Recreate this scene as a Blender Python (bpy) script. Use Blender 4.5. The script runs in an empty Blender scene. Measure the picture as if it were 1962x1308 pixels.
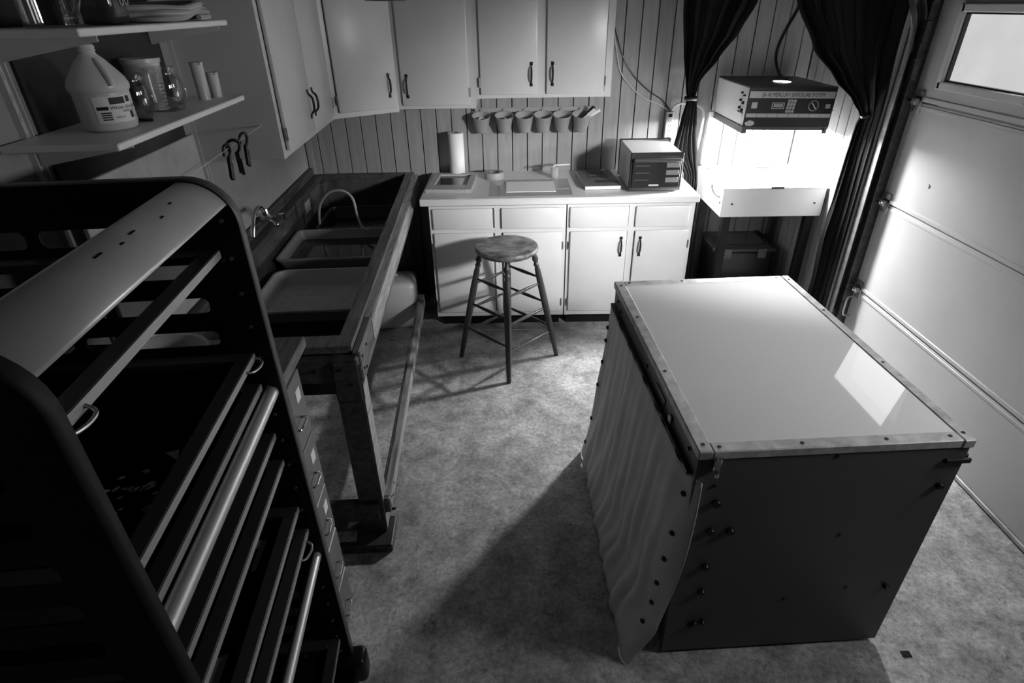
import bpy, bmesh, math, random
from mathutils import Vector, Matrix
random.seed(7)
R = math.radians
S = bpy.context.scene
COL = S.collection

# ------------------------------------------------------------------ camera, world, light, exposure
YAW, PITCH, ROLL, FPX = R(-0.261), R(30.302), R(0.984), 1104.46
_f = Vector((math.sin(YAW)*math.cos(PITCH), math.cos(YAW)*math.cos(PITCH), -math.sin(PITCH)))
_r = Vector((math.cos(YAW), -math.sin(YAW), 0)); _d = _f.cross(_r)
_c, _s = math.cos(ROLL), math.sin(ROLL)
_rt, _dn = _c*_r + _s*_d, -_s*_r + _c*_d
cam = bpy.data.objects.new('camera', bpy.data.cameras.new('camera')); COL.objects.link(cam)
cam.matrix_world = Matrix(((_rt.x, -_dn.x, -_f.x, 0.0), (_rt.y, -_dn.y, -_f.y, -4.1), (_rt.z, -_dn.z, -_f.z, 1.925), (0, 0, 0, 1)))
cam.data.sensor_width = 36; cam.data.lens = 36*FPX/1962; cam.data.clip_start = 0.02
S.camera = cam
S.view_settings.view_transform = 'Standard'; S.view_settings.look = 'None'
S.view_settings.exposure = 0.0; S.view_settings.gamma = 1.0; S.view_settings.use_curve_mapping = False

world = bpy.data.worlds.new('overcast_sky'); S.world = world; world.use_nodes = True
world.node_tree.nodes['Background'].inputs[0].default_value = (0.9, 0.9, 0.9, 1)
world.node_tree.nodes['Background'].inputs[1].default_value = 1.0

def window_light(name, y, z, sy, sz, power, aim, spread):
    l = bpy.data.lights.new(name, 'AREA'); l.shape = 'RECTANGLE'; l.size = sy; l.size_y = sz
    l.energy = power; l.spread = R(spread)
    o = bpy.data.objects.new(name, l); COL.objects.link(o); o.location = (1.985, y, z)
    o.rotation_euler = (Vector(aim) - o.location).to_track_quat('-Z', 'Y').to_euler()
    return o
# daylight coming in through the panes of the garage door; the sun stands on the farthest pane
window_light('daylight_sunlit_pane', -3.05, 1.73, 0.30, 0.20, 9.0, (0.25, -0.35, 0.75), 42)
window_light('daylight_scattered_pane', -3.1, 1.725, 0.48, 0.26, 11.0, (-1.0, -1.6, 1.5), 150)
window_light('daylight_pane', -1.42, 1.72, 0.48, 0.28, 1.6, (-0.4, -1.5, 1.2), 150)
window_light('daylight_middle_pane', -2.4, 1.72, 0.44, 0.28, 1.6, (-0.4, -2.3, 1.2), 150)
LAMP_STRENGTH = 1250.0

# ------------------------------------------------------------------ materials
MATS = {}
def mat(name, v, rough=0.5, metal=0.0, spec=0.5, nscale=0, namt=0.0, stretch=(1, 1, 1), bump=0.0, bscale=60, coat=0.0, v2=None):
    if name in MATS: return MATS[name]
    m = bpy.data.materials.new(name); m.use_nodes = True; nt = m.node_tree; p = nt.nodes['Principled BSDF']
    p.inputs['Base Color'].default_value = (v, v, v, 1); p.inputs['Roughness'].default_value = rough
    p.inputs['Metallic'].default_value = metal; p.inputs['Specular IOR Level'].default_value = spec
    p.inputs['Coat Weight'].default_value = coat; p.inputs['Coat Roughness'].default_value = 0.03
    if nscale or bump:
        tc = nt.nodes.new('ShaderNodeTexCoord'); mp = nt.nodes.new('ShaderNodeMapping')
        mp.inputs['Scale'].default_value = stretch; nt.links.new(tc.outputs['Object'], mp.inputs[0])
    if nscale:
        n = nt.nodes.new('ShaderNodeTexNoise'); n.inputs['Scale'].default_value = nscale; n.inputs['Detail'].default_value = 6
        n.inputs['Roughness'].default_value = 0.62
        nt.links.new(mp.outputs[0], n.inputs['Vector'])
        cr = nt.nodes.new('ShaderNodeValToRGB'); a = v*(1-namt); b = v2 if v2 is not None else v*(1+namt)
        cr.color_ramp.elements[0].position = 0.33; cr.color_ramp.elements[1].position = 0.67
        cr.color_ramp.elements[0].color = (a, a, a, 1); cr.color_ramp.elements[1].color = (b, b, b, 1)
        nt.links.new(n.outputs['Fac'], cr.inputs[0]); nt.links.new(cr.outputs[0], p.inputs['Base Color'])
    if bump:
        n2 = nt.nodes.new('ShaderNodeTexNoise'); n2.inputs['Scale'].default_value = bscale; n2.inputs['Detail'].default_value = 5
        nt.links.new(mp.outputs[0], n2.inputs['Vector'])
        bp = nt.nodes.new('ShaderNodeBump'); bp.inputs['Strength'].default_value = bump; bp.inputs['Distance'].default_value = 0.004
        nt.links.new(n2.outputs['Fac'], bp.inputs['Height']); nt.links.new(bp.outputs[0], p.inputs['Normal'])
    MATS[name] = m; return m
def glassmat(name, v, alpha, rough=0.05, ior=1.45):
    """clear plastic or thin glass: mostly see-through, with a real surface gloss"""
    m = bpy.data.materials.new(name); m.use_nodes = True; nt = m.node_tree; nt.nodes.clear()
    out = nt.nodes.new('ShaderNodeOutputMaterial'); mix = nt.nodes.new('ShaderNodeMixShader')
    tr = nt.nodes.new('ShaderNodeBsdfTransparent'); pb = nt.nodes.new('ShaderNodeBsdfPrincipled')
    pb.inputs['Base Color'].default_value = (v, v, v, 1); pb.inputs['Roughness'].default_value = rough; pb.inputs['Specular IOR Level'].default_value = 0.8
    lw = nt.nodes.new('ShaderNodeLayerWeight'); lw.inputs['Blend'].default_value = 0.35
    ma = nt.nodes.new('ShaderNodeMath'); ma.operation = 'MULTIPLY_ADD'; ma.inputs[1].default_value = 0.5; ma.inputs[2].default_value = alpha; ma.use_clamp = True
    nt.links.new(lw.outputs['Facing'], ma.inputs[0]); nt.links.new(ma.outputs[0], mix.inputs[0])
    nt.links.new(tr.outputs[0], mix.inputs[1]); nt.links.new(pb.outputs[0], mix.inputs[2]); nt.links.new(mix.outputs[0], out.inputs[0])
    MATS[name] = m; return m
def emit(name, v, strength):
    m = bpy.data.materials.new(name); m.use_nodes = True; nt = m.node_tree; nt.nodes.clear()
    out = nt.nodes.new('ShaderNodeOutputMaterial'); e = nt.nodes.new('ShaderNodeEmission')
    e.inputs[0].default_value = (v, v, v, 1); e.inputs[1].default_value = strength; nt.links.new(e.outputs[0], out.inputs[0])
    MATS[name] = m; return m

white_paint = mat('white_paint', 0.62, 0.30, spec=0.5, nscale=3, namt=0.04, bump=0.05, bscale=25)
base_paint = mat('base_cabinet_paint', 0.66, 0.32, nscale=3, namt=0.04, bump=0.05, bscale=25)
laminate = mat('laminate', 0.68, 0.28, nscale=10, namt=0.06, stretch=(1, 8, 8))
plank_m = mat('plank_paint', 0.28, 0.55, nscale=9, namt=0.14, stretch=(3, 3, 0.35), bump=0.25, bscale=40)
plank_gap = mat('plank_gap', 0.03, 0.8)
drywall = mat('drywall', 0.34, 0.85, nscale=5, namt=0.06, bump=0.1, bscale=120)
ceil_m = mat('ceiling_paint', 0.07, 0.9)
dark_iron = mat('dark_iron', 0.012, 0.35, metal=0.3)
hinge_m = mat('worn_hinge', 0.22, 0.4, metal=0.7)
black_paint = mat('black_enamel', 0.006, 0.6, spec=0.3)
black_edge = mat('black_enamel_worn', 0.02, 0.42, nscale=14, namt=0.5)
chrome = mat('chrome', 0.75, 0.15, metal=1)
zinc = mat('zinc_plate', 0.42, 0.38, metal=0.9, nscale=20, namt=0.2)
zinc_d = mat('zinc_dull', 0.13, 0.45, metal=0.8, nscale=25, namt=0.3)
wood_d = mat('dark_wood', 0.055, 0.5, nscale=7, namt=0.5, stretch=(6, 0.6, 6), bump=0.2, bscale=30)
wood_m = mat('worn_wood', 0.13, 0.5, nscale=8, namt=0.55, stretch=(7, 0.7, 7), bump=0.2, bscale=30)
wood_l = mat('bare_worn_wood', 0.34, 0.55, nscale=9, namt=0.45, stretch=(7, 0.7, 7), bump=0.25, bscale=30)
ply_black = mat('sealed_black_ply', 0.012, 0.22, nscale=4, namt=0.4)
liner = mat('glossy_basin_liner', 0.07, 0.16, nscale=4, namt=0.5, bump=0.12, bscale=5)
white_pl = mat('white_plastic', 0.55, 0.35)
tray_w = mat('tray_plastic', 0.66, 0.35)
tray_g = mat('grey_tray_plastic', 0.42, 0.35)
liquid = mat('dark_liquid', 0.035, 0.08)
black_pl = mat('black_plastic', 0.010, 0.3)
velvet = mat('black_curtain', 0.004, 0.75, spec=0.18)
paper = mat('paper', 0.8, 0.7)
cloth_m = mat('white_cloth', 0.80, 0.8, nscale=6, namt=0.08)
seat_m = mat('worn_stool_seat', 0.15, 0.42, nscale=13, namt=0.85, stretch=(1, 1.5, 1), v2=0.26)
stool_m = mat('stool_varnish', 0.045, 0.3, nscale=9, namt=0.3, stretch=(3, 3, 0.5))
alu = mat('aluminium_frame', 0.33, 0.42, metal=0.55, nscale=20, namt=0.12)
sheet = mat('brushed_sheet', 0.75, 0.42, metal=0.45, nscale=5, namt=0.06)
door_m = mat('garage_door_enamel', 0.44, 0.42, nscale=2.5, namt=0.04, bump=0.06, bscale=14)
glass_white = mat('white_glass', 0.80, 0.8, spec=0.05, coat=1.0)
steel_trim = mat('table_trim', 0.50, 0.42, metal=0.25, nscale=22, namt=0.3)
table_panel = mat('table_panel_paint', 0.09, 0.5, nscale=3, namt=0.06)
apron_m = mat('apron_metal', 0.10, 0.42, nscale=12, namt=0.35)
text_k = mat('black_ink', 0.01, 0.6)
text_w = mat('white_ink', 0.7, 0.6)
natural_pl = mat('translucent_plastic', 0.60, 0.3)
natural_d = mat('cup_plastic', 0.33, 0.35)
def clearglass(name, tint=0.94, ior=1.6):
    m = bpy.data.materials.new(name); m.use_nodes = True; nt = m.node_tree; nt.nodes.clear()
    out = nt.nodes.new('ShaderNodeOutputMaterial'); mix = nt.nodes.new('ShaderNodeMixShader'); fr = nt.nodes.new('ShaderNodeFresnel'); fr.inputs[0].default_value = ior
    tr = nt.nodes.new('ShaderNodeBsdfTransparent'); tr.inputs[0].default_value = (tint, tint, tint, 1)
    gl = nt.nodes.new('ShaderNodeBsdfGlossy'); gl.inputs['Roughness'].default_value = 0.04; gl.inputs[0].default_value = (1, 1, 1, 1)
    ge = nt.nodes.new('ShaderNodeNewGeometry'); mu = nt.nodes.new('ShaderNodeMath'); mu.operation = 'SUBTRACT'; mu.use_clamp = True     # no total reflection on the inner faces of thin glass
    nt.links.new(fr.outputs[0], mu.inputs[0]); nt.links.new(ge.outputs['Backfacing'], mu.inputs[1])
    nt.links.new(mu.outputs[0], mix.inputs[0]); nt.links.new(tr.outputs[0], mix.inputs[1]); nt.links.new(gl.outputs[0], mix.inputs[2]); nt.links.new(mix.outputs[0], out.inputs[0])
    return m
clear = clearglass('clear_glass')
clear_pl = glassmat('clear_plastic', 0.6, 0.30, 0.15)
hose_m = mat('rubber_hose', 0.42, 0.4)
drawer_m = mat('drawer_enamel', 0.14, 0.4)
exp_white = mat('machine_white', 0.80, 0.4)
exp_black = mat('machine_black', 0.014, 0.3)
exp_table = mat('vacuum_bed', 0.82, 0.35)

def floor_material():
    m = bpy.data.materials.new('stained_concrete'); m.use_nodes = True; nt = m.node_tree; p = nt.nodes['Principled BSDF']
    tc = nt.nodes.new('ShaderNodeTexCoord')
    def noise(scale, detail, rough, dist=0):
        n = nt.nodes.new('ShaderNodeTexNoise'); n.inputs['Scale'].default_value = scale; n.inputs['Detail'].default_value = detail
        n.inputs['Roughness'].default_value = rough; n.inputs['Distortion'].default_value = dist
        nt.links.new(tc.outputs['Object'], n.inputs['Vector']); return n.outputs['Fac']
    def ramp(src, p0, c0, p1, c1):
        r = nt.nodes.new('ShaderNodeValToRGB'); e = r.color_ramp.elements
        e[0].position, e[1].position = p0, p1; e[0].color = (c0, c0, c0, 1); e[1].color = (c1, c1, c1, 1)
        nt.links.new(src, r.inputs[0]); return r.outputs[0]
    def mul(a, b):
        x = nt.nodes.new('ShaderNodeMix'); x.data_type = 'RGBA'; x.blend_type = 'MULTIPLY'; x.inputs[0].default_value = 1
        nt.links.new(a, x.inputs[6]); nt.links.new(b, x.inputs[7]); return x.outputs[2]
    big = ramp(noise(1.9, 9, 0.66, 0.2), 0.32, 0.38, 0.66, 0.75)
    mid = ramp(noise(8, 10, 0.74, 0.15), 0.36, 0.50, 0.60, 1.12)
    fine = ramp(noise(55, 8, 0.8), 0.34, 0.50, 0.58, 1.12)
    spots = ramp(noise(19, 5, 0.75, 1.5), 0.30, 0.40, 0.42, 1.0)
    nt.links.new(mul(mul(mul(big, mid), fine), spots), p.inputs['Base Color'])
    rr = ramp(noise(5, 6, 0.6), 0.3, 0.34, 0.7, 0.62); nt.links.new(rr, p.inputs['Roughness'])
    b = nt.nodes.new('ShaderNodeBump'); b.inputs['Strength'].default_value = 0.25; b.inputs['Distance'].default_value = 0.004
    nt.links.new(noise(60, 8, 0.7), b.inputs['Height']); nt.links.new(b.outputs[0], p.inputs['Normal'])
    return m
floor_m = floor_material()

def mesh_print(name, base, spot, scale, thr, alpha=0.8):
    """woven printing mesh: partly see-through, with a stencil of open shapes"""
    m = bpy.data.materials.new(name); m.use_nodes = True; nt = m.node_tree; nt.nodes.clear()
    out = nt.nodes.new('ShaderNodeOutputMaterial'); mix = nt.nodes.new('ShaderNodeMixShader'); mix.inputs[0].default_value = alpha
    tr = nt.nodes.new('ShaderNodeBsdfTransparent'); d = nt.nodes.new('ShaderNodeBsdfDiffuse')
    tc = nt.nodes.new('ShaderNodeTexCoord'); mp = nt.nodes.new('ShaderNodeMapping'); mp.inputs['Scale'].default_value = (1, 1.9, 1)
    mp.inputs['Rotation'].default_value = (0, 0, 0.6)
    vo = nt.nodes.new('ShaderNodeTexVoronoi'); vo.inputs['Scale'].default_value = scale; vo.inputs['Randomness'].default_value = 1
    n = nt.nodes.new('ShaderNodeTexNoise'); n.inputs['Scale'].default_value = 3.5
    nt.links.new(tc.outputs['Object'], mp.inputs[0]); nt.links.new(mp.outputs[0], vo.inputs['Vector']); nt.links.new(tc.outputs['Object'], n.inputs['Vector'])
    lt = nt.nodes.new('ShaderNodeMath'); lt.operation = 'LESS_THAN'; lt.inputs[1].default_value = thr; nt.links.new(vo.outputs['Distance'], lt.inputs[0])
    gt = nt.nodes.new('ShaderNodeMath'); gt.operation = 'GREATER_THAN'; gt.inputs[1].default_value = 0.5; nt.links.new(n.outputs['Fac'], gt.inputs[0])
    mu = nt.nodes.new('ShaderNodeMath'); mu.operation = 'MULTIPLY'; nt.links.new(lt.outputs[0], mu.inputs[0]); nt.links.new(gt.outputs[0], mu.inputs[1])
    mc = nt.nodes.new('ShaderNodeMix'); mc.data_type = 'RGBA'; mc.inputs[6].default_value = (base, base, base, 1); mc.inputs[7].default_value = (spot, spot, spot, 1)
    nt.links.new(mu.outputs[0], mc.inputs[0]); nt.links.new(mc.outputs[2], d.inputs[0])
    nt.links.new(tr.outputs[0], mix.inputs[1]); nt.links.new(d.outputs[0], mix.inputs[2]); nt.links.new(mix.outputs[0], out.inputs[0])
    return m

# ------------------------------------------------------------------ mesh helpers
class B:
    def __init__(s): s.bm = bmesh.new()
    def box(s, x0, x1, y0, y1, z0, z1, bev=0.0, M=None, seg=1):
        mtx = Matrix.Translation(((x0+x1)/2, (y0+y1)/2, (z0+z1)/2)) @ Matrix.Diagonal((abs(x1-x0), abs(y1-y0), abs(z1-z0), 1))
        if M is not None: mtx = M @ mtx
        r = bmesh.ops.create_cube(s.bm, size=1, matrix=mtx)
        if bev:
            es = list({e for v in r['verts'] for e in v.link_edges})
            bmesh.ops.bevel(s.bm, geom=es, offset=bev, segments=seg, affect='EDGES', profile=0.5)
        return s
    def cyl(s, p0, p1, r0, r1=None, n=12, cap=True):
        p0, p1 = Vector(p0), Vector(p1); d = p1-p0
        M = Matrix.Translation((p0+p1)/2) @ d.to_track_quat('Z', 'Y').to_matrix().to_4x4()
        bmesh.ops.create_cone(s.bm, cap_ends=cap, segments=n, radius1=r0, radius2=r0 if r1 is None else r1, depth=d.length, matrix=M)
        return s
    def lathe(s, prof, c=(0, 0, 0), n=24, axis=(0, 0, 1), sx=1, sy=1, closed=False):
        """profile [(r, z)] turned about axis through c"""
        M = Matrix.Translation(c) @ Vector(axis).to_track_quat('Z', 'Y').to_matrix().to_4x4()
        rings = []
        for r, z in prof:
            if r < 1e-6: rings.append([s.bm.verts.new(M @ Vector((0, 0, z)))])
            else: rings.append([s.bm.verts.new(M @ Vector((r*sx*math.cos(2*math.pi*k/n), r*sy*math.sin(2*math.pi*k/n), z))) for k in range(n)])
        pr = list(zip(rings, rings[1:])) + ([(rings[-1], rings[0])] if closed else [])
        for a, b in pr:
            for k in range(n):
                q = [a[k % len(a)], a[(k+1) % len(a)], b[(k+1) % len(b)], b[k % len(b)]]
                q = list(dict.fromkeys(q))
                if len(q) > 2:
                    try: s.bm.faces.new(q)
                    except ValueError: pass
        return s
    def tube(s, pts, r, n=8, rad=None, smooth=True):
        pts = [Vector(p) for p in pts]
        if smooth and len(pts) > 2:
            o = []
            for i in range(len(pts)-1):
                p0, p1, p2, p3 = pts[max(i-1, 0)], pts[i], pts[i+1], pts[min(i+2, len(pts)-1)]
                for k in range(6):
                    t = k/6
                    o.append(0.5*((2*p1)+(p2-p0)*t+(2*p0-5*p1+4*p2-p3)*t*t+(3*p1-p0-3*p2+p3)*t**3))
            pts = o+[pts[-1]]
        ref = Vector((0.12, 0.34, 0.93)); rings = []
        for i, p in enumerate(pts):
            t = (pts[min(i+1, len(pts)-1)]-pts[max(i-1, 0)]).normalized()
            a = t.cross(ref)
            if a.length < 0.05: a = t.cross(Vector((1, 0, 0)))
            a.normalize(); b = t.cross(a)
            rr = r if rad is None else rad(i/(len(pts)-1))
            rings.append([s.bm.verts.new(p+rr*(math.cos(2*math.pi*k/n)*a+math.sin(2*math.pi*k/n)*b)) for k in range(n)])
        for a, b in zip(rings, rings[1:]):
            for k in range(n): s.bm.faces.new((a[k], a[(k+1) % n], b[(k+1) % n], b[k]))
        s.bm.faces.new(rings[0]); s.bm.faces.new(rings[-1][::-1]); return s
    def prism(s, poly, z0, z1, M=None):
        """outline [(x, y)] extruded in z"""
        M = M or Matrix.Identity(4)
        a = [s.bm.verts.new(M @ Vector((x, y, z0))) for x, y in poly]; b = [s.bm.verts.new(M @ Vector((x, y, z1))) for x, y in poly]
        n = len(poly); s.bm.faces.new(a[::-1]); s.bm.faces.new(b)
        for k in range(n): s.bm.faces.new((a[k], a[(k+1) % n], b[(k+1) % n], b[k]))
        return s
    def grid(s, fn, nu, nv):
        vs = [[s.bm.verts.new(fn(i/nu, j/nv)) for j in range(nv+1)] for i in range(nu+1)]
        for i in range(nu):
            for j in range(nv): s.bm.faces.new((vs[i][j], vs[i+1][j], vs[i+1][j+1], vs[i][j+1]))
        return s
    def done(s, name, m, parent=None, smooth=True, solid=0.0, kind=None):
        bmesh.ops.recalc_face_normals(s.bm, faces=s.bm.faces[:])
        me = bpy.data.meshes.new(name); s.bm.to_mesh(me); s.bm.free(); me.materials.append(m)
        if smooth:
            me.polygons.foreach_set('use_smooth', [True]*len(me.polygons)); me.set_sharp_from_angle(angle=R(38))
        o = bpy.data.objects.new(name, me); COL.objects.link(o)
        if parent is not None: o.parent = parent
        if solid:
            md = o.modifiers.new('thickness', 'SOLIDIFY'); md.thickness = solid; md.offset = 0
        if kind: o['kind'] = kind
        return o
def tag(o, label, cat, group=None):
    o['label'] = label; o['category'] = cat
    if group: o['group'] = group
    return o
def thing(name, label, cat, loc=(0, 0, 0), rotz=0.0, group=None):
    o = bpy.data.objects.new(name, None); COL.objects.link(o); o.location = loc; o.rotation_euler = (0, 0, rotz); o.empty_display_size = 0.1
    return tag(o, label, cat, group)
def struct(o): o['kind'] = 'structure'; return o
def part(name, m, parent, *boxes, bev=0.0, smooth=False):
    b = B()
    for q in boxes: b.box(*q, bev=bev)
    return b.done(name, m, parent, smooth)
def plate(name, outline, holes, thick, m, parent, M):
    """flat sheet with cut-outs: outline and holes in the local xy plane, thickness in z"""
    cu = bpy.data.curves.new(name, 'CURVE'); cu.dimensions = '2D'; cu.fill_mode = 'BOTH'; cu.extrude = thick/2
    for poly in [outline]+holes:
        sp = cu.splines.new('POLY'); sp.points.add(len(poly)-1); sp.use_cyclic_u = True
        for p, (x, y) in zip(sp.points, poly): p.co = (x, y, 0, 1)
    t = bpy.data.objects.new(name, cu); COL.objects.link(t)
    dg = bpy.context.evaluated_depsgraph_get(); me = bpy.data.meshes.new_from_object(t.evaluated_get(dg)); bpy.data.objects.remove(t)
    me.transform(M); me.materials.clear(); me.materials.append(m); me.name = name
    o = bpy.data.objects.new(name, me); COL.objects.link(o); o.parent = parent; return o
def text(name, s, size, M, m, parent, align='CENTER', squash=1.0):
    cu = bpy.data.curves.new(name, 'FONT'); cu.body = s; cu.size = size; cu.align_x = align; cu.align_y = 'CENTER'; cu.extrude = 0.0004
    t = bpy.data.objects.new(name, cu); COL.objects.link(t)
    dg = bpy.context.evaluated_depsgraph_get(); me = bpy.data.meshes.new_from_object(t.evaluated_get(dg)); bpy.data.objects.remove(t)
    me.transform(Matrix.Diagonal((squash, 1, 1, 1))); me.transform(M); me.materials.clear(); me.materials.append(m)
    o = bpy.data.objects.new(name, me); COL.objects.link(o); o.parent = parent; return o
def axes(o, x, y):
    """matrix with origin o, local x and y axes as given"""
    x, y = Vector(x).normalized(), Vector(y).normalized(); z = x.cross(y); M = Matrix.Identity(4)
    for i in range(3): M[i][0], M[i][1], M[i][2], M[i][3] = x[i], y[i], z[i], o[i]
    return M
def rrect(x0, x1, y0, y1, r, n=4, corners=(1, 1, 1, 1)):
    pts = []
    for cx, cy, a, on in ((x1-r, y1-r, 0, corners[0]), (x0+r, y1-r, 90, corners[1]), (x0+r, y0+r, 180, corners[2]), (x1-r, y0+r, 270, corners[3])):
        if on: pts += [(cx+r*math.cos(R(a+90*k/n)), cy+r*math.sin(R(a+90*k/n))) for k in range(n+1)]
        else: pts.append((x1 if a in (0, 270) else x0, y1 if a in (0, 90) else y0))
    return pts
def link_copy(o, parent):
    c = o.copy(); COL.objects.link(c); c.parent = parent
    for ch in o.children: link_copy(ch, c)
    return c

# ------------------------------------------------------------------ the setting
WX, WROT = -1.415, R(3)          # left wall meets the back wall here and runs 3 degrees off square
LF = Matrix.Translation((WX, 0, 0)) @ Matrix.Rotation(WROT, 4, 'Z')
CEIL, FRONT, DX = 2.45, -5.2, 2.03
struct(part('floor', floor_m, None, (-1.8, DX+0.25, FRONT-0.1, 0.12, -0.06, 0.0)))
struct(part('ceiling', ceil_m, None, (-1.8, DX+0.25, FRONT-0.1, 0.12, CEIL, CEIL+0.06)))
wl = struct(part('wall_left', drywall, None, (-0.12, 0.0, -5.4, 0.1, 0.0, CEIL))); wl.location = (WX, 0, 0); wl.rotation_euler.z = WROT
struct(part('wall_front', mat('dark_wall', 0.06, 0.9), None, (-1.8, DX+0.25, FRONT-0.1, FRONT, 0.0, CEIL)))
wb = struct(part('wall_back', plank_gap, None, (-1.5, 2.2, 0.012, 0.11, 0.0, CEIL)))
PW, GAP = 0.1022, 0.0065
x, k, pmesh = -0.1967 - 12*PW, 0, None
while x < 1.92:
    x0, x1 = max(x+GAP/2, -1.42), min(x+PW-GAP/2, 1.925)
    if x1-x0 > 0.02:
        o = B().box(x0, x1, 0.0, 0.014, 0.0, CEIL, bev=0.001).done('plank', plank_m, wb, False)
    x += PW
# short return wall beside the garage door, same planks
wr = struct(part('wall_right', plank_gap, None, (1.942, 2.2, -0.93, 0.012, 0.0, CEIL), ))
y = -0.01
while y > -0.92:
    B().box(1.93, 1.944, max(y-PW+GAP, -0.93), y, 0.0, CEIL, bev=0.001).done('plank', plank_m, wr, False); y -= PW
struct(part('trim_1', plank_m, None, (-1.405, -1.37, -0.022, 0.0, 0.0, CEIL)))
# rest of the right-hand wall: above and beyond the garage door
struct(part('wall_right_header', drywall, None, (DX+0.06, DX+0.2, FRONT, -0.93, 2.02, CEIL)))
struct(part('wall_right_end', drywall, None, (DX+0.06, DX+0.2, FRONT, -3.5, 0.0, 2.02)))

# garage door: four sections, windows in the top one
door = struct(bpy.data.objects.new('door_1', None)); COL.objects.link(door); door.location = (DX, 0, 0)
Y0, Y1 = -0.985, -3.5
seams = [0.012, 0.448, 0.964, 1.477, 2.0]
WINS = [(-1.143, -1.70), (-2.13, -2.68), (-2.83, -3.38)]
for a, b in zip(seams, seams[1:]):
    if b > 1.9:
        hol = [[(yy, zz) for yy, zz in [(w[1], 1.561), (w[0], 1.561), (w[0], 1.888), (w[1], 1.888)]] for w in WINS]
        plate('door_section', [(Y1, a+0.004), (Y0, a+0.004), (Y0, b), (Y1, b)], hol, 0.045, door_m, door, axes((0.0225, 0, 0), (0, 1, 0), (0, 0, 1)))
    else:
        B().box(0.0, 0.045, Y1, Y0, a+0.003, b-0.003, bev=0.003).done('door_section', door_m, door, False)
    if a > 0.1:   # ribbed joint between two sections
        B().box(-0.006, 0.004, Y1, Y0, a+0.006, a+0.028, bev=0.003).done('joint_rib', door_m, door, False)
        B().box(-0.004, 0.004, Y1, Y0, a-0.03, a-0.012, bev=0.003).done('joint_rib', door_m, door, False)
B().box(-0.012, 0.05, Y1, Y0, 0.006, 0.030, bev=0.004).done('bottom_rail', zinc, door, False)
B().box(-0.004, 0.03, Y1, Y0, 0.0, 0.010).done('bottom_seal', black_pl, door, False)
pane_e = emit('daylit_frosted_pane', 0.9, 0.72)
nt = pane_e.node_tree; tc = nt.nodes.new('ShaderNodeTexCoord'); nz = nt.nodes.new('ShaderNodeTexNoise'); nz.inputs['Scale'].default_value = 5; nz.inputs['Detail'].default_value = 4
cr = nt.nodes.new('ShaderNodeValToRGB'); cr.color_ramp.elements[0].color = (0.72,)*3+(1,); cr.color_ramp.elements[1].color = (1, 1, 1, 1)
nt.links.new(tc.outputs['Object'], nz.inputs['Vector']); nt.links.new(nz.outputs['Fac'], cr.inputs[0]); nt.links.new(cr.outputs[0], nt.nodes['Emission'].inputs[0])
for ya, yb in WINS:
    fr = B()
    for q in ((ya+0.012, ya-0.022, 1.549, 1.900), (yb-0.012, yb+0.022, 1.549, 1.900), (ya, yb, 1.549, 1.583), (ya, yb, 1.866, 1.900)):
        fr.box(-0.016, 0.03, q[0], q[1], q[2], q[3], bev=0.004)
    f = fr.done('window_frame', white_paint, door, False)
    gk = B()
    for q in ((ya-0.022, ya-0.030, 1.583, 1.866), (yb+0.022, yb+0.030, 1.583, 1.866), (ya-0.022, yb+0.022, 1.583, 1.590), (ya-0.022, yb+0.022, 1.859, 1.866)):
        gk.box(0.0, 0.024, *q)
    gk.done('gasket', black_pl, f, False)
    part('window_pane', pane_e, f, (0.018, 0.024, ya-0.026, yb+0.026, 1.587, 1.862))
for z in seams[1:4]:
    h = B().box(-0.006, 0.0, Y0-0.075, Y0-0.012, z-0.05, z+0.055, bev=0.002).box(-0.03, -0.004, Y0-0.062, Y0-0.02, z-0.012, z+0.02, bev=0.003)
    for dz in (-0.04, -0.026, 0.03, 0.045): h.cyl((-0.006, Y0-0.035, z+dz), (-0.011, Y0-0.035, z+dz), 0.006, n=8)
    h = h.done('hinge', zinc, door)
    B().cyl((-0.03, Y0-0.06, z+0.006), (-0.03, Y0+0.055, z+0.006), 0.007, n=10).cyl((-0.03, Y0-0.05, z+0.006), (-0.03, Y0-0.015, z+0.006), 0.013, n=12).done('roller', chrome, h)
B().tube([(-0.008, Y0-0.04, 0.405), (-0.045, Y0-0.04, 0.395), (-0.05, Y0-0.04, 0.34), (-0.045, Y0-0.04, 0.285), (-0.008, Y0-0.04, 0.275)], 0.006).done('lift_handle', zinc, door)
B().cyl((-0.001, -1.93, 1.25), (-0.008, -1.93, 1.25), 0.012, n=12).done('dent_plug', door_m, door)
B().cyl((-0.001, -1.30, 1.13), (-0.004, -1.30, 1.13), 0.010, n=12).done('dent_plug', door_m, door)
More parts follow.
